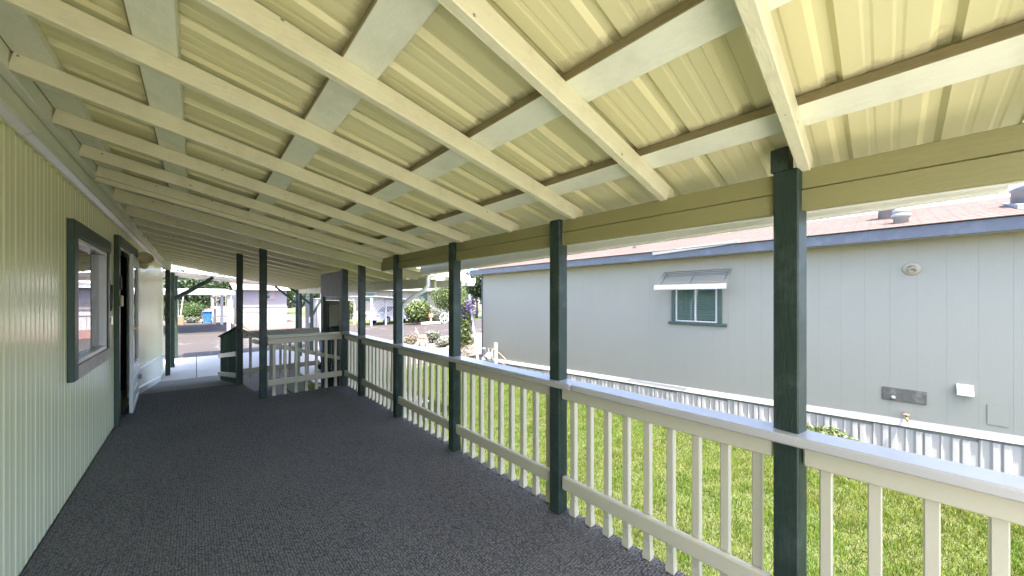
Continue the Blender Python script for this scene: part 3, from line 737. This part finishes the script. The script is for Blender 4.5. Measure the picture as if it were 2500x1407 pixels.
# ------------------------------------------------------------------ wheeled bins
def wheelie(label, loc, rot=0, group=None, sc=1.0):
    t = thing('wheelie_bin', label, 'bin', (0, 0, 0), group)
    m = MB(); b0, b1 = (.24, .28), (.30, .36)
    vs = [(-b0[0], -b0[1], .06), (b0[0], -b0[1], .06), (b0[0], b0[1], .06), (-b0[0], b0[1], .06), (-b1[0], -b1[1], .95), (b1[0], -b1[1], .95), (b1[0], b1[1], .95), (-b1[0], b1[1], .95)]
    m.add(vs, [(0, 1, 2, 3), (0, 1, 5, 4), (1, 2, 6, 5), (2, 3, 7, 6), (3, 0, 4, 7), (4, 5, 6, 7)]); m.box(-.33, .33, -.39, .39, .93, .97, .01)
    m.build('body', 'blue_bin', t)
    MB().box(-.33, .33, -.41, .40, .972, 1.03, .02).build('lid', 'blue_bin', t)
    MB().tube([(-.25, .42, .90), (.25, .42, .90)], .018, 8).build('handle', 'blue_bin', t)
    for s in (-1, 1): MB().tube([(s*.26, .27, .11), (s*.32, .27, .11)], .11, 14).build('wheel', 'rubber', t)
    t.location = loc; t.rotation_euler = (0, 0, rot); t.scale = (sc,)*3
    return t
wheelie('blue wheeled bin across the street beside the grey steps', (.72, 39.2, G), 0, 'blue wheeled bins')
wheelie('blue wheeled bin behind the end railing near the doorway', (3.05, 11.2, G+.0), R(90), 'blue wheeled bins')

# ------------------------------------------------------------------ neighbour house on the right
HX = 6.95
nb_ = thing('neighbour_house', 'long pale grey house with slate blue fascia, pink brown shingles and white skirting', 'house', (HX, 4, G))
ylo, yhi = -3.4, 8.95
ztrim = lambda y: -.09-.036*(y+1)
# siding boards between grooves
sm = MB().box(0, .015, .003, .237, 0, 2.75, .003).mesh('siding_board', 'pale_siding')
y = ylo; i = 0
while y < yhi-.1:
    w = min(.24, yhi-y)
    z0 = ztrim(y+.12)
    o = MB().box(HX-.0118-.0003*(i % 2), HX-.009, y+.0008, y+w-.0008, z0-.02, 2.33, .0015).build('siding_board', 'pale_siding', nb_); y += w; i += 1
m = MB(); m.box(HX-.0105, HX+.10, ylo, yhi, G, 2.35); m.box(HX+4.0, HX+4.1, ylo, yhi, G, 2.35); m.box(HX+.1, HX+4.0, yhi-.1, yhi, G, 2.9); m.box(HX+.1, HX+4.0, ylo, ylo+.1, G, 2.9)
m.build('wall_core', 'pale_siding', nb_)
MB().box(HX-.03, HX+.12, yhi-.0, yhi+.05, -.42, 2.34, .005).build('corner_trim', 'blue_fascia', nb_)
MB().box(6.585, 6.61, ylo-.2, yhi+.25, 2.245, 2.395, .004).build('fascia', 'blue_fascia', nb_)
MB().box(6.612, HX+.0, ylo-.2, yhi+.25, 2.262, 2.272).build('soffit', 'far_white', nb_)
# stepped shingle courses
m = MB(); mr = .257; n = 16
for i in range(n):
    x0 = 6.55+i*.147; x1 = x0+.16; zA = 2.402+mr*(x0-6.55)+.006; zB = 2.402+mr*(x1-6.55)-.002
    m.add([(x0, ylo-.22, zA), (x0, yhi+.27, zA), (x1, yhi+.27, zB+.004), (x1, ylo-.22, zB+.004), (x0, ylo-.22, zA-.009), (x0, yhi+.27, zA-.009)], [(0, 1, 2, 3), (0, 1, 5, 4)])
m.add([(8.9, ylo-.22, 3.005), (8.9, yhi+.27, 3.005), (11.3, yhi+.27, 2.40), (11.3, ylo-.22, 2.40)], [(0, 1, 2, 3)])
m.build('roof', 'shingle', nb_, kind='stuff')
# base trim and skirting
for a, b in [(-3.4, -1.6), (-1.597, .36), (.363, 1.9), (1.903, 3.9), (3.903, 6.4), (6.403, 8.95)]:
    MB().prism([(6.885, a, ztrim(a)-.075), (HX-.012, a, ztrim(a)-.10), (HX-.012, a, ztrim(a)+.012), (6.90, a, ztrim(a)-.004)], (0, b-a, ztrim(b)-ztrim(a))).build('base_trim', 'skirt_white', nb_)
for k in range(14):
    a = ylo+k*.882; prof = []
    for j in range(3):
        q = a+j*.294
        prof += [(6.918, q, G), (6.918, q+.055, G), (6.897, q+.072, G), (6.897, q+.115, G), (6.918, q+.13, G), (6.903, q+.147, G), (6.897, q+.155, G), (6.897, q+.19, G), (6.918, q+.212, G), (6.918, q+.26, G), (6.905, q+.277, G)]
    prof.append((6.918, a+.88, G))
    MB().sheet(prof, (0, 0, .62+(-.09-.036*(a+1.4))-.09), (.003, 0, 0)).build('skirt_panel', 'skirt_white', nb_)
nm = MB()
for k in range(52):
    yy = ylo+.02+k*.24
    for zz in (2.20, 1.3, .35): nm.box(HX-.0135, HX-.0115, yy+.012, yy+.020, zz+.02*math.sin(k*3.1), zz+.008+.02*math.sin(k*3.1))
nm.build('nail_heads', 'galv', nb_, kind='stuff')
# window, blinds, awning
wo = MB().box(6.905, HX-.017, 2.79, 2.86, 1.045, 1.66, .003).build('window', 'green_trim', nb_)
MB().box(6.905, HX-.017, 1.98, 2.05, 1.045, 1.66, .003).build('jamb', 'green_trim', wo)
MB().box(6.90, HX-.017, 1.90, 2.92, .995, 1.043, .003).build('sill', 'green_trim', wo)
m = MB()
for (a, b, z0, z1) in [(2.052, 2.085, 1.046, 1.66), (2.755, 2.788, 1.046, 1.66), (2.086, 2.754, 1.046, 1.075), (2.405, 2.44, 1.076, 1.66)]: m.box(6.918, 6.934, a, b, z0, z1, .002)
m.build('frame', 'far_white', wo)
MB().box(6.9265, 6.9285, 2.086, 2.754, 1.076, 1.66).build('pane', 'glass', wo)
m = MB()
for i in range(18): m.box(6.9295, 6.9335, 2.09, 2.75, 1.09+i*.032, 1.09+i*.032+.0295)
m.build('blind', 'blinds', wo)
MB().box(6.934, 6.9345, 2.09, 2.75, 1.076, 1.66).build('backing', 'dark_int', wo)
aw = MB(); aw.bar((6.93, 2.95, 1.98), (6.55, 2.95, 1.70), .015, .03); aw.bar((6.93, 2.42, 1.98), (6.55, 2.42, 1.70), .015, .03); aw.bar((6.93, 1.88, 1.98), (6.55, 1.88, 1.70), .015, .03)
awn = aw.build('awning', 'galv', nb_, label='slatted aluminium awning over the window')
for i in range(9):
    t = i/8.6; c = Vector((6.92, 0, 2.015)).lerp(Vector((6.545, 0, 1.735)), t)
    MB().box(-.0155, .0155, 1.80+.02*(8-i)/8, 3.03-.02*(8-i)/8, -.003, .003, 0, Matrix.Translation(c) @ Matrix.Rotation(R(16 if i < 4 else 2), 4, 'Y')).build('slat', 'flue_white', awn)
MB().box(6.515, 6.522, 1.80, 3.03, 1.66, 1.745, .001).build('valance', 'skirt_white', awn)
MB().bar((6.565, 1.62, 2.43), (6.565, 3.08, 2.36), .03, .06, .006).build('rain_diverter', 'flue_white', nb_, label='short pale gutter over the awning')
def onwall(y, z, r, prof, name, mat, parent=nb_, n=24, **kw):
    mt = Matrix.Translation((HX-.015, y, z)) @ Matrix.Rotation(R(-90), 4, 'Y')
    return MB().lathe(prof, n, mt).build(name, mat, parent, True, **kw)
ol = onwall(-.235, 1.885, 0, [(.085, 0), (.085, .006), (.075, .012), (.03, .014)], 'outdoor_light', 'light_base', label='bare round lamp base high on the wall')
MB().lathe([(.035, 0), (.04, .07), (.033, .075), (.025, .06), (.01, .055)], 16, Matrix.Translation((HX-.03, -.235, 1.90)) @ Matrix.Rotation(R(-125), 4, 'Y')).build('socket', 'light_base', ol, True)
MB().box(HX-.028, HX-.0165, -.36, .03, .12, .29, .003).build('patch_plate', 'stone_plate', nb_, label='mottled grey rectangular plate low on the wall')
onwall(-.07, .165, 0, [(.012, .012), (.022, .02), (.022, .04), (.008, .045)], 'pipe_stub', 'far_white')
MB().prism([(HX-.016, -.72, .44), (HX-.05, -.72, .43), (HX-.09, -.72, .335), (HX-.09, -.72, .315), (HX-.016, -.72, .315)], (0, .125, 0)).build('dryer_vent', 'white_metal', nb_, label='small white hooded vent on the wall')
MB().box(HX-.020, HX-.0165, -.97, -.82, 0, .24, .001).build('access_patch', 'pale_siding', nb_)
fct = MB().tube([(HX-.02, -.17, -.03), (6.86, -.185, -.05), (6.83, -.19, -.075), (6.82, -.195, -.11)], [.012, .012, .014, .010], 8).build('faucet', 'brass', nb_, True)
MB().lathe([(.028, 0), (.03, .008), (.006, .01)], 10, Matrix.Translation((6.84, -.185, -.03))).build('valve_handle', 'terracotta', fct)
# roof vents
def vent(x, y, prof, mat, name='roof_vent', **kw):
    z = 2.402+mr*(x-6.55); return MB().lathe(prof, 22, Matrix.Translation((x, y, z-.03))).build(name, mat, nb_, True, **kw)
vent(6.95, -.14, [(.07, 0), (.07, .09), (.09, .10), (.092, .14), (.075, .16), (.08, .165), (.08, .21), (.055, .22), (.055, .33), (.07, .335), (.03, .36)], 'flue_white', label='white collared flue pipe near the eave')
vent(7.75, -.05, [(.13, 0), (.13, .30), (.15, .31), (.15, .34), (.05, .40)], 'galv', label='galvanised flue pipe behind the white one')
z = 2.402+mr*(7.4-6.55)
MB().prism([(7.1, -1.2, z-.13), (7.1, -1.05, z-.13), (7.1, -1.05, z-.02), (7.1, -1.2, z-.02)], (.8, 0, .16)).build('cooler_base', 'galv', nb_, label='metal curb under the big round roof vent')
MB().lathe([(.36, 0), (.36, .20), (.38, .22), (.30, .26), (.02, .28)], 30, Matrix.Translation((7.5, -1.42, z+.0))).build('cooler_vent', 'galv', nb_, True, label='large round galvanised roof vent')
MB().box(8.5, 8.9, 2.3, 2.75, 2.90, 3.03, .01).build('skylight', 'log', nb_, label='brown roof hatch near the ridge')
vent(7.6, 4.0, [(.04, 0), (.04, .16), (.03, .17)], 'galv')
vent(7.2, 6.2, [(.03, 0), (.03, .12), (.02, .13)], 'galv')

# ------------------------------------------------------------------ gas meter by the house corner
gm = thing('gas_meter', 'gas meter with pipes beside a short pale post at the house corner', 'gas meter', (6.75, 8.5, G))
MB().lathe([(.09, 0), (.12, .03), (.12, .16), (.08, .20), (.06, .24)], 18, Matrix.Translation((6.72, 8.35, G+.22))).build('meter_body', 'far_white', gm, True)
MB().lathe([(.05, 0), (.06, .02), (.06, .06), (.02, .07)], 16, Matrix.Translation((6.62, 8.35, G+.34)) @ Matrix.Rotation(R(-90), 4, 'Y')).build('dial', 'galv', gm, True)
MB().tube([(6.72, 8.5, G), (6.72, 8.5, G+.55), (6.72, 8.42, G+.58), (6.72, 8.35, G+.45)], .018, 8).tube([(6.72, 8.2, G), (6.72, 8.2, G+.55), (6.85, 8.2, G+.58)], .018, 8).build('pipe', 'far_white', gm, True)
MB().lathe([(.05, 0), (.055, .05), (.03, .09)], 14, Matrix.Translation((6.72, 8.62, G+.5))).build('regulator', 'galv', gm, True)
MB().box(6.70, 6.79, 8.02, 8.11, G, G+.78, .008).build('post', 'far_white', gm)
MB().tube([(6.70, 8.45, G+.58), (6.66, 8.1, G+.60), (6.60, 7.75, G+.53), (6.58, 7.45, G+.40), (6.60, 7.35, G+.26), (6.66, 7.5, G+.18), (6.7, 7.75, G+.22)], .012, 8).build('hose', 'hose', gm, True)

# ------------------------------------------------------------------ plants
def plant(name, label, cat, loc, crown, trunk=None, group=None):
    t = thing(name, label, cat, loc, group)
    if trunk:
        m = MB()
        for pts, r0, r1 in trunk:
            n = len(pts); m.tube(pts, [r0+(r1-r0)*i/(n-1) for i in range(n)], 9)
        m.build('trunk', 'bark', t, True)
    for c in crown:
        leaves(c.get('name', 'crown'), c['mat'], c['c'], c['r'], c['n'], c['s'], t, c.get('a', .55), c.get('seed', 1), c.get('shell', .55), c.get('up', .2))
    return t
def tree(label, x, y, h, rad, mat, seed, n=9000, size=.22, th=.3, group='trees beyond the roofs', k=26, flat=.8):
    r = random.Random(seed); z0 = G
    c, rr = clump((x, y, z0+h-rad*flat), (rad, rad, rad*flat), k, seed, .40)
    tr = [([(x, y, z0), (x+.1, y, z0+h*.2), (x-.05, y+.1, z0+h*.45), (x, y, z0+h*.7)], .05*h*th/.3*.5, .05)]
    for i in range(6):
        q = c[i*3 % k]; tr.append(([(x, y, z0+h*.28+.05*i*h*.3), tuple((np.array((x, y, z0+h*.5))+q)/2+np.array((0, 0, -.1))), tuple(q)], .05, .015))
    return plant('tree', label, 'tree', (x, y, z0), [dict(mat=mat, c=c, r=rr, n=n, s=size, seed=seed, shell=.3)], tr, group)
def bush(label, x, y, rx, ry, h, mat, seed, n=3500, size=.09, name='shrub', group=None, z=G, sub=.5, k=12, cat='shrub'):
    c, rr = clump((x, y, z+h*.52), (rx, ry, h*.5), k, seed, sub)
    c = np.vstack([c, [(x, y, z+h*.5)]]); rr = np.vstack([rr, [(rx*.8, ry*.8, h*.42)]])
    tr = [([(x, y, z), (x+rx*.15*j, y, z+h*.3), (x+rx*.4*j, y+.05*j, z+h*.6)], .02, .008) for j in (-1, 0, 1)]
    return plant(name, label, cat, (x, y, z), [dict(mat=mat, c=c, r=rr, n=n, s=size, seed=seed, shell=.7)], tr, group)
# clematis on its white post
cl = thing('clematis', 'tall climbing vine with purple flowers on a leaning white post', 'climbing plant', (6.6, 9.4, G))
MB().bar((6.93, 9.2, G), (6.72, 9.4, 1.62), .08, .08, .006).build('post', 'far_white', cl)
cc = []; rr = []
for i in range(26):
    z = G+.15+i*.079; cc.append((6.70+.12*math.sin(i*1.9)-.03*i/26, 9.62+.12*math.cos(i*2.3), z)); rr.append((.24, .24, .14))
leaves('foliage', 'leaf_bright', cc[6:], rr[6:], 6500, .06, cl, seed=4, shell=.4); leaves('foliage', 'leaf_dry', cc[:12], rr[:12], 1500, .06, cl, .2, 5, .3, label='dry tangled lower stems')
leaves('flowers', 'purple', [(6.68, 9.5, 1.12), (6.72, 9.42, 1.30), (6.82, 9.33, 1.05), (6.62, 9.55, .9)], [(.2, .2, .16)]*3+[(.14, .14, .1)], 1500, .032, cl, 1.0, 6, .85)
MB().tube([(6.5, 9.6, G), (6.45, 9.65, 0), (6.5, 9.6, .8)], .015, 6).build('stem', 'bark', cl)
# garden bed between lawn and street
bush('pale feathery shrub at the lawn end left of the log deer', 6.75, 13.9, .55, .4, .62, 'leaf_dry', 11, 1500, .09)
bush('low silvery grey plant right of the log deer', 8.1, 13.2, .6, .4, .45, 'leaf_silver', 12, 1600, .08)
bush('spiky pale green tuft behind the log deer', 8.3, 14.6, .4, .3, .62, 'leaf_silver', 13, 900, .12)
deer = thing('log_deer', 'garden deer made of peeled logs standing in the bed', 'garden ornament', (7.5, 13.9, G))
MB().tube([(7.25, 14.0, G+.42), (7.55, 13.85, G+.42)], .085, 12).build('body', 'log', deer, True)
for dx, dy in ((7.28, 13.93), (7.3, 14.05), (7.52, 13.8), (7.56, 13.92)): MB().tube([(dx, dy, G), (dx*.5+7.4*.5, dy*.5+13.93*.5, G+.40)], .025, 8).build('leg', 'log', deer, True)
MB().tube([(7.27, 14.0, G+.46), (7.20, 14.03, G+.66)], .035, 8).build('neck', 'log', deer, True)
MB().tube([(7.24, 14.02, G+.67), (7.12, 14.07, G+.66)], [.045, .03], 8).build('head', 'log', deer, True)
MB().tube([(7.22, 14.0, G+.7), (7.20, 13.95, G+.85)], .010, 6).tube([(7.2, 14.05, G+.7), (7.16, 14.1, G+.85)], .010, 6).build('antler', 'log', deer)
for i, (x, y, s, lab) in enumerate([(6.2, 12.4, .12, 'small pale rock at the lawn edge nearest the railing'), (7.0, 12.9, .16, 'pale rock below the log deer'), (7.9, 12.5, .13, 'pale rock below the silvery plant'), (6.5, 13.2, .10, 'little rock in front of the feathery shrub')]):
    m = MB(); bm = bmesh.new(); bmesh.ops.create_icosphere(bm, subdivisions=2, radius=s)
    for v in bm.verts: v.co *= 1+.25*random.uniform(-1, 1)*.6; v.co.z *= .6
    me = bpy.data.meshes.new('rock'); bm.to_mesh(me); bm.free(); me.materials.append(M['rock']); o = bpy.data.objects.new('rock', me); COL.objects.link(o); o.location = (x, y, G+s*.35); tag(o, lab, 'rock', 'rocks in the garden bed')
bush('leafy weed at the base of the skirting just right of the near post', 6.66, .55, .18, .38, .34, 'leaf_bright', 21, 700, .05, 'weed', None, G, cat='weed')
bush('tiny weed under the skirting left of the near post', 6.72, 1.4, .08, .15, .2, 'leaf_mid', 22, 200, .04, 'weed', cat='weed')
# across the street, left part
bush('rounded dark green hedge shrub left of the blue bin', -.25, 41.5, 1.4, .9, 1.95, 'leaf_shrub', 31, 9000, .10, group='clipped shrubs across the street')
bush('rounded green shrub at the left, next to the red planter', -1.9, 41.8, 1.3, .9, 2.0, 'leaf_shrub', 32, 7000, .10, group='clipped shrubs across the street')
bush('low dry plant under the hedge shrub', -.3, 40.6, .8, .3, .55, 'leaf_silver', 33, 1200, .12)
bush('rounded bright green shrub right of the grey house', 8.9, 38.5, 1.25, .9, 1.9, 'leaf_shrub', 34, 7000, .09, group='clipped shrubs across the street')
bush('rounded shrub behind the green posts, farthest right of its row', 11.3, 40, 1.2, .9, 1.7, 'leaf_shrub', 35, 5000, .10, group='clipped shrubs across the street')
bx = thing('planter', 'terracotta red square planter with two stakes beside the hedge', 'planter', (-.98, 38.5, G))
m = MB(); m.box(-1.25, -.72, 38.2, 38.7, G, G+.72, .02); m.build('box', 'terracotta', bx); MB().tube([(-1.05, 38.4, G+.7), (-1.1, 38.4, 1.9)], .05, 6).tube([(-.9, 38.4, G+.7), (-.72, 38.4, 1.85)], .05, 6).build('stake', 'far_white', bx)
tree('big dark tree above the far carport at the left', -1.2, 49, 5.6, 3.4, 'leaf_dark', 41, 15000, .26)
tree('dark green tree right of the left big tree, over the far carport', 3.4, 53, 6.2, 3.8, 'leaf_dark', 42, 15000, .26)
tree('tree behind the grey house chimney side', 8.0, 57, 6.0, 3.4, 'leaf_mid', 40, 9000, .26)
tree('small light tree showing at the far end behind the brace', 11.6, 52, 5.0, 2.4, 'leaf_mid', 43, 9000, .20)
tree('far tree behind the doorway post', 15.8, 48, 5.6, 2.8, 'leaf_mid', 44, 9000, .22)
tree('tall dark green tree past the corner of the pale house', 22.0, 29.5, 6.2, 3.0, 'leaf_dark', 45, 16000, .18, th=.3)
woods = leaves('far_woods', 'leaf_dark', *[np.array(v) for v in zip(*[((-60+i*5.2, 92+6*math.sin(i*1.7), 1.5), (5, 3, 3.2+1.2*math.sin(i*2.9))) for i in range(36)])], 26000, .7, seed=77)
woods['kind'] = 'stuff'; woods['label'] = 'far line of trees closing the view behind the houses'; woods['category'] = 'woods'
tree('broad tree behind the roof near the round vent', 20, -2.5, 6.6, 4.0, 'leaf_mid', 46, 15000, .22)
tree('leafy tree behind the roof left of the white flue', 20, 4.0, 6.0, 3.6, 'leaf_mid', 47, 15000, .22)
tree('dark leafy tree at the far right beyond the roof', 21, -9.5, 7.2, 4.2, 'leaf_dark', 48, 13000, .24)
tree('tree crown peeking above the roof ridge behind the second post', 22, 10.5, 5.2, 3.2, 'leaf_mid', 49, 10000, .22)
bush('large rounded bright green shrub left of the tall dark tree', 17.6, 27.3, 2.1, 1.6, 4.3, 'leaf_bright', 51, 13000, .13)
bush('loose pale shrub in front of the white cars', 13.3, 25.9, 1.4, .9, 2.2, 'leaf_bright', 52, 2600, .22)
bush('yellow green shrub seen right of the doorway post', 9.4, 30.6, .9, .8, 2.1, 'leaf_bright', 53, 3800, .10)
bush('grey green low shrub by the white garden arch', 15.9, 27.0, 1.4, .7, 1.3, 'leaf_silver', 54, 2500, .12)
bush('dark low shrub under the pale shrub by the cars', 14.3, 26.3, .5, .4, 1.0, 'leaf_dark', 55, 1600, .08)

# far carport, left
fc = thing('far_carport', 'white flat roofed carport across the street at the left', 'carport', (-2, 32, G))
for i in range(9):
    x0 = -7.2+i*1.0; MB().add([(x0, 28, 1.88), (x0+.985, 28, 1.88), (x0+.985, 36.5, 2.18), (x0, 36.5, 2.18), (x0, 28, 1.93), (x0+.985, 28, 1.93), (x0+.985, 36.5, 2.23), (x0, 36.5, 2.23)], [(0, 1, 2, 3), (4, 5, 6, 7), (0, 1, 5, 4), (1, 2, 6, 5), (2, 3, 7, 6), (3, 0, 4, 7)]).build('roof_panel', 'far_white', fc)
MB().box(-7.25, 1.85, 27.93, 27.99, 1.68, 1.90, .01).build('fascia', 'far_wood', fc)
for x in (-6.9, 1.45):
    for y in (28.2, 36): MB().box(x, x+.18, y, y+.18, G, 1.87, .01).build('post', 'far_white', fc)
MB().bar((1.3, 31.5, .9), (.6, 31.5, 1.9), .08, .08).build('brace', 'far_white', fc)
# steps with rail
fs_ = thing('far_steps', 'grey open wooden steps with railing beside the far grey house', 'steps', (1.6, 37.5, G))
for i in range(7): MB().box(1.15, 2.25, 36.9+i*.28, 37.2+i*.28, G+.12+i*.19, G+.17+i*.19, .01).build('tread', 'far_white', fs_)
MB().box(.95, 2.3, 38.9, 40.4, G+1.28, G+1.40, .01).build('landing', 'far_wood', fs_)
for x in (1.08, 2.27): MB().bar((x, 36.9, G+.05), (x, 38.95, G+1.35), .05, .2).build('stringer', 'far_wood', fs_); MB().bar((x, 36.9, G+.95), (x, 38.95, G+2.25), .05, .08).build('handrail', 'far_white', fs_)
for x in (.95, 1.3, 1.6, 1.9, 2.2): MB().box(x, x+.05, 38.9, 38.95, G+1.4, G+2.3).build('baluster', 'far_wood', fs_)
MB().box(.93, 2.3, 38.88, 38.98, G+2.3, G+2.38).build('top_rail', 'far_wood', fs_)
for x in (1.05, 2.2): MB().box(x, x+.16, 36.8, 36.95, G, G+1.3, .01).build('newel', 'far_white', fs_)
# grey house with faded red roof
gh = thing('grey_house', 'lavender grey house with white lower wall and faded red roof across the street', 'house', (4.3, 38, G))
for i in range(14): MB().box(2.5, 5.94, 35.98-.004*(i % 2), 36.0, .78+.105*i+.003, .78+.105*(i+1)-.002, .002).build('siding_board', 'grey_siding', gh)
m = MB(); m.box(2.5, 5.94, 36.01, 47, G, 2.25); m.prism([(2.5, 36.02, 2.25), (5.94, 36.02, 2.25), (4.2, 36.02, 2.55)], (0, 11, 0)); m.build('body', 'grey_siding', gh)
for i in range(5): MB().box(2.5+i*.69, 2.5+(i+1)*.69-.012, 35.9, 35.975, G, .30, .008).build('skirt_panel', 'far_white', gh)
MB().box(2.46, 5.98, 35.86, 35.98, .31, .72, .02).build('band', 'far_white', gh); MB().box(2.46, 5.98, 35.80, 35.99, .73, .77, .01).build('ledge', 'far_wood', gh)
m = MB()
for i in range(7): z = 2.22+i*.085; m.add([(2.2, 35.5+i*.5, z), (6.15, 35.5+i*.5, z), (6.15, 36.02+i*.5, z+.06), (2.2, 36.02+i*.5, z+.06), (2.2, 35.5+i*.5, z-.05), (6.15, 35.5+i*.5, z-.05)], [(0, 1, 2, 3), (0, 1, 5, 4)])
m.build('roof', 'far_white', gh)
MB().box(2.3, 5.4, 38.7, 42, 2.80, 2.95, .02).build('roof_cap', 'red_roof', gh)
w = MB().box(4.25, 4.72, 35.93, 35.975, 1.40, 2.14, .01).build('window', 'far_white', gh); MB().box(4.29, 4.68, 35.92, 35.928, 1.44, 2.10).build('pane', 'glass', w); MB().box(4.73, 5.08, 35.93, 35.975, 1.40, 2.14, .01).build('shutter', 'far_wood', gh)
MB().box(4.28, 4.69, 35.90, 35.92, 1.75, 1.78).build('sash', 'far_white', w)

# right part across the street: lattice carport, cars, house
lc = thing('lattice_carport', 'white carport with lattice panel sheltering a car across the street', 'carport', (11, 28, G))
MB().bar((9.6, 27.4, 1.62), (14.2, 29.4, 1.30), 3.0, .06, .01).build('roof', 'far_white', lc)
for i in range(16):
    for s in (1, -1):
        a = 9.9+i*.26; b = a+s*1.05; a0, b0 = a, max(9.9, min(13.9, b)); f = abs(b0-a0)/1.05
        z0 = .42-.03*(a-9.9); z1 = z0+1.0*f
        y = lambda x: 26.6+(x-9.9)*.43
        MB().bar((a0, y(a0)-.0+.01*s, z0), (b0, y(b0)+.01*s, z1), .012, .045).build('lattice_slat', 'far_white', lc)
for z in (.36, 1.42): MB().bar((9.85, 26.58, z), (13.9, 28.3, z-.14), .04, .09).build('rail', 'far_white', lc)
for x, y_ in ((9.85, 26.55), (11.2, 27.1), (13.9, 28.3), (9.3, 28.6)): MB().box(x-.06, x+.06, y_-.06, y_+.06, G, 1.5, .01).build('post', 'far_white', lc)
def car(label, loc, rot, group='white cars parked across the street'):
    t = thing('parked_car', label, 'car', (0, 0, 0), group)
    prof = [(-2.2, .35), (-2.25, .6), (-2.15, .85), (-1.5, .92), (-1.0, 1.0), (-.35, 1.42), (.9, 1.45), (1.6, 1.05), (2.1, .98), (2.25, .7), (2.2, .35)]
    m = MB(); n = len(prof)
    vs = []
    for yy, s in ((-.86, 1), (-.80, 0), (.80, 0), (.86, 1)):
        for x, z in prof: vs.append((x, yy*(.82 if z > 1.1 else 1), z))
    fs = [tuple(range(n)), tuple(range(4*n-1, 3*n-1, -1))]
    for r_ in range(3):
        for i in range(n): fs.append((r_*n+i, r_*n+(i+1) % n, (r_+1)*n+(i+1) % n, (r_+1)*n+i))
    b = m.add(vs, fs).build('body', 'car_white', t)
    for s in (-1, 1):
        MB().prism([(-.92, s*.80, 1.02), (-.36, s*.72, 1.36), (.85, s*.72, 1.38), (1.35, s*.80, 1.08)], (0, s*.045, 0)).build('side_window', 'black', t)
        for x in (-1.4, 1.4):
            wh = MB().tube([(x, s*.72, .33), (x, s*.88, .33)], .33, 20).build('wheel', 'rubber', t); MB().tube([(x, s*.86, .33), (x, s*.892, .33)], .19, 12).build('rim', 'galv', wh)
        MB().box(2.18, 2.26, s*.75, s*.45, .62, .74, .02).build('headlight', 'glass', t); MB().box(-2.27, -2.2, s*.8, s*.55, .65, .78, .02).build('tail_light', 'terracotta', t)
    MB().prism([(-1.02, -.66, 1.02), (-1.02, .66, 1.02), (-.40, .62, 1.40), (-.40, -.62, 1.40)], (-.02, 0, .02)).build('windscreen', 'black', t)
    t.location = loc; t.rotation_euler = (0, 0, rot); return t
car('white car parked beneath the lattice carport', (12.6, 29.0, G), R(20))
car('white car behind the loose pale shrub', (15.2, 29.2, G), R(35))
bh = thing('beige_house', 'faded beige house with pale trim far across the street at the right', 'house', (17, 36, G))
m = MB(); m.box(10.5, 24, 35.0, 44, G, 2.3); m.build('body', 'pink_wall', bh)
MB().box(10.2, 24.4, 34.2, 34.99, 2.25, 2.42, .02).build('fascia', 'far_white', bh)
m = MB(); m.add([(10.2, 34.2, 2.43), (24.4, 34.2, 2.43), (24.4, 40, 3.5), (10.2, 40, 3.5)], [(0, 1, 2, 3)]); m.build('roof', 'far_white', bh)
for i, x in enumerate((12.2, 15.0, 18.0, 20.6)):
    w = MB().box(x, x+1.3, 34.93, 34.99, 1.1, 2.1, .01).build('window', 'far_white', bh); MB().box(x+.08, x+1.22, 34.90, 34.925, 1.18, 2.02).build('pane', 'glass', w); MB().box(x+.08, x+1.22, 34.926, 34.929, 1.18, 2.02).build('curtain', 'blinds', w)
for i in range(22): MB().box(10.5+i*.61, 10.5+(i+1)*.61-.02, 34.96, 34.995, G, .15, .005).build('skirt_panel', 'far_white', bh)
ra = thing('rail_fence', 'white horizontal rail fence left of the lattice carport', 'fence', (8.6, 29.5, G))
for z in (.0, .25, .5, .75, 1.0, 1.25): MB().box(7.0, 10.4, 32.0, 32.05, z, z+.09, .005).build('rail', 'far_white', ra)
for x in (7.0, 8.7, 10.3): MB().box(x, x+.1, 31.98, 32.07, G, 1.45, .01).build('post', 'far_white', ra)
hd = thing('marker_post', 'white post with an orange top at the edge of the street', 'marker post', (14.1, 25.1, G))
MB().box(14.05, 14.17, 25.05, 25.15, G, G+.55, .01).build('post', 'far_white', hd); MB().box(13.95, 14.27, 25.0, 25.2, G+.56, G+.85, .03).build('marker', 'orange', hd)
ga = thing('garden_wheel', 'pale wagon wheel ornament leaning by the silvery shrub', 'wheel ornament', (15.4, 25.3, G))
pts = [(15.5+.42*math.cos(a*math.pi/8), 25.3, G+.45+.42*math.sin(a*math.pi/8)) for a in range(17)]
MB().tube(pts, .06, 8, False).build('rim', 'far_white', ga, True)
for a in range(4): MB().tube([(15.5+.4*math.cos(a*math.pi/4), 25.3, G+.45+.4*math.sin(a*math.pi/4)), (15.5-.4*math.cos(a*math.pi/4), 25.3, G+.45-.4*math.sin(a*math.pi/4))], .02, 6).build('spoke', 'far_white', ga)
o = MB().box(13.2, 14.9, 24.9, 25.1, G, G+.22, .05).build('border_stone', 'rock'); tag(o, 'pale stone border beside the wagon wheel', 'stone border')
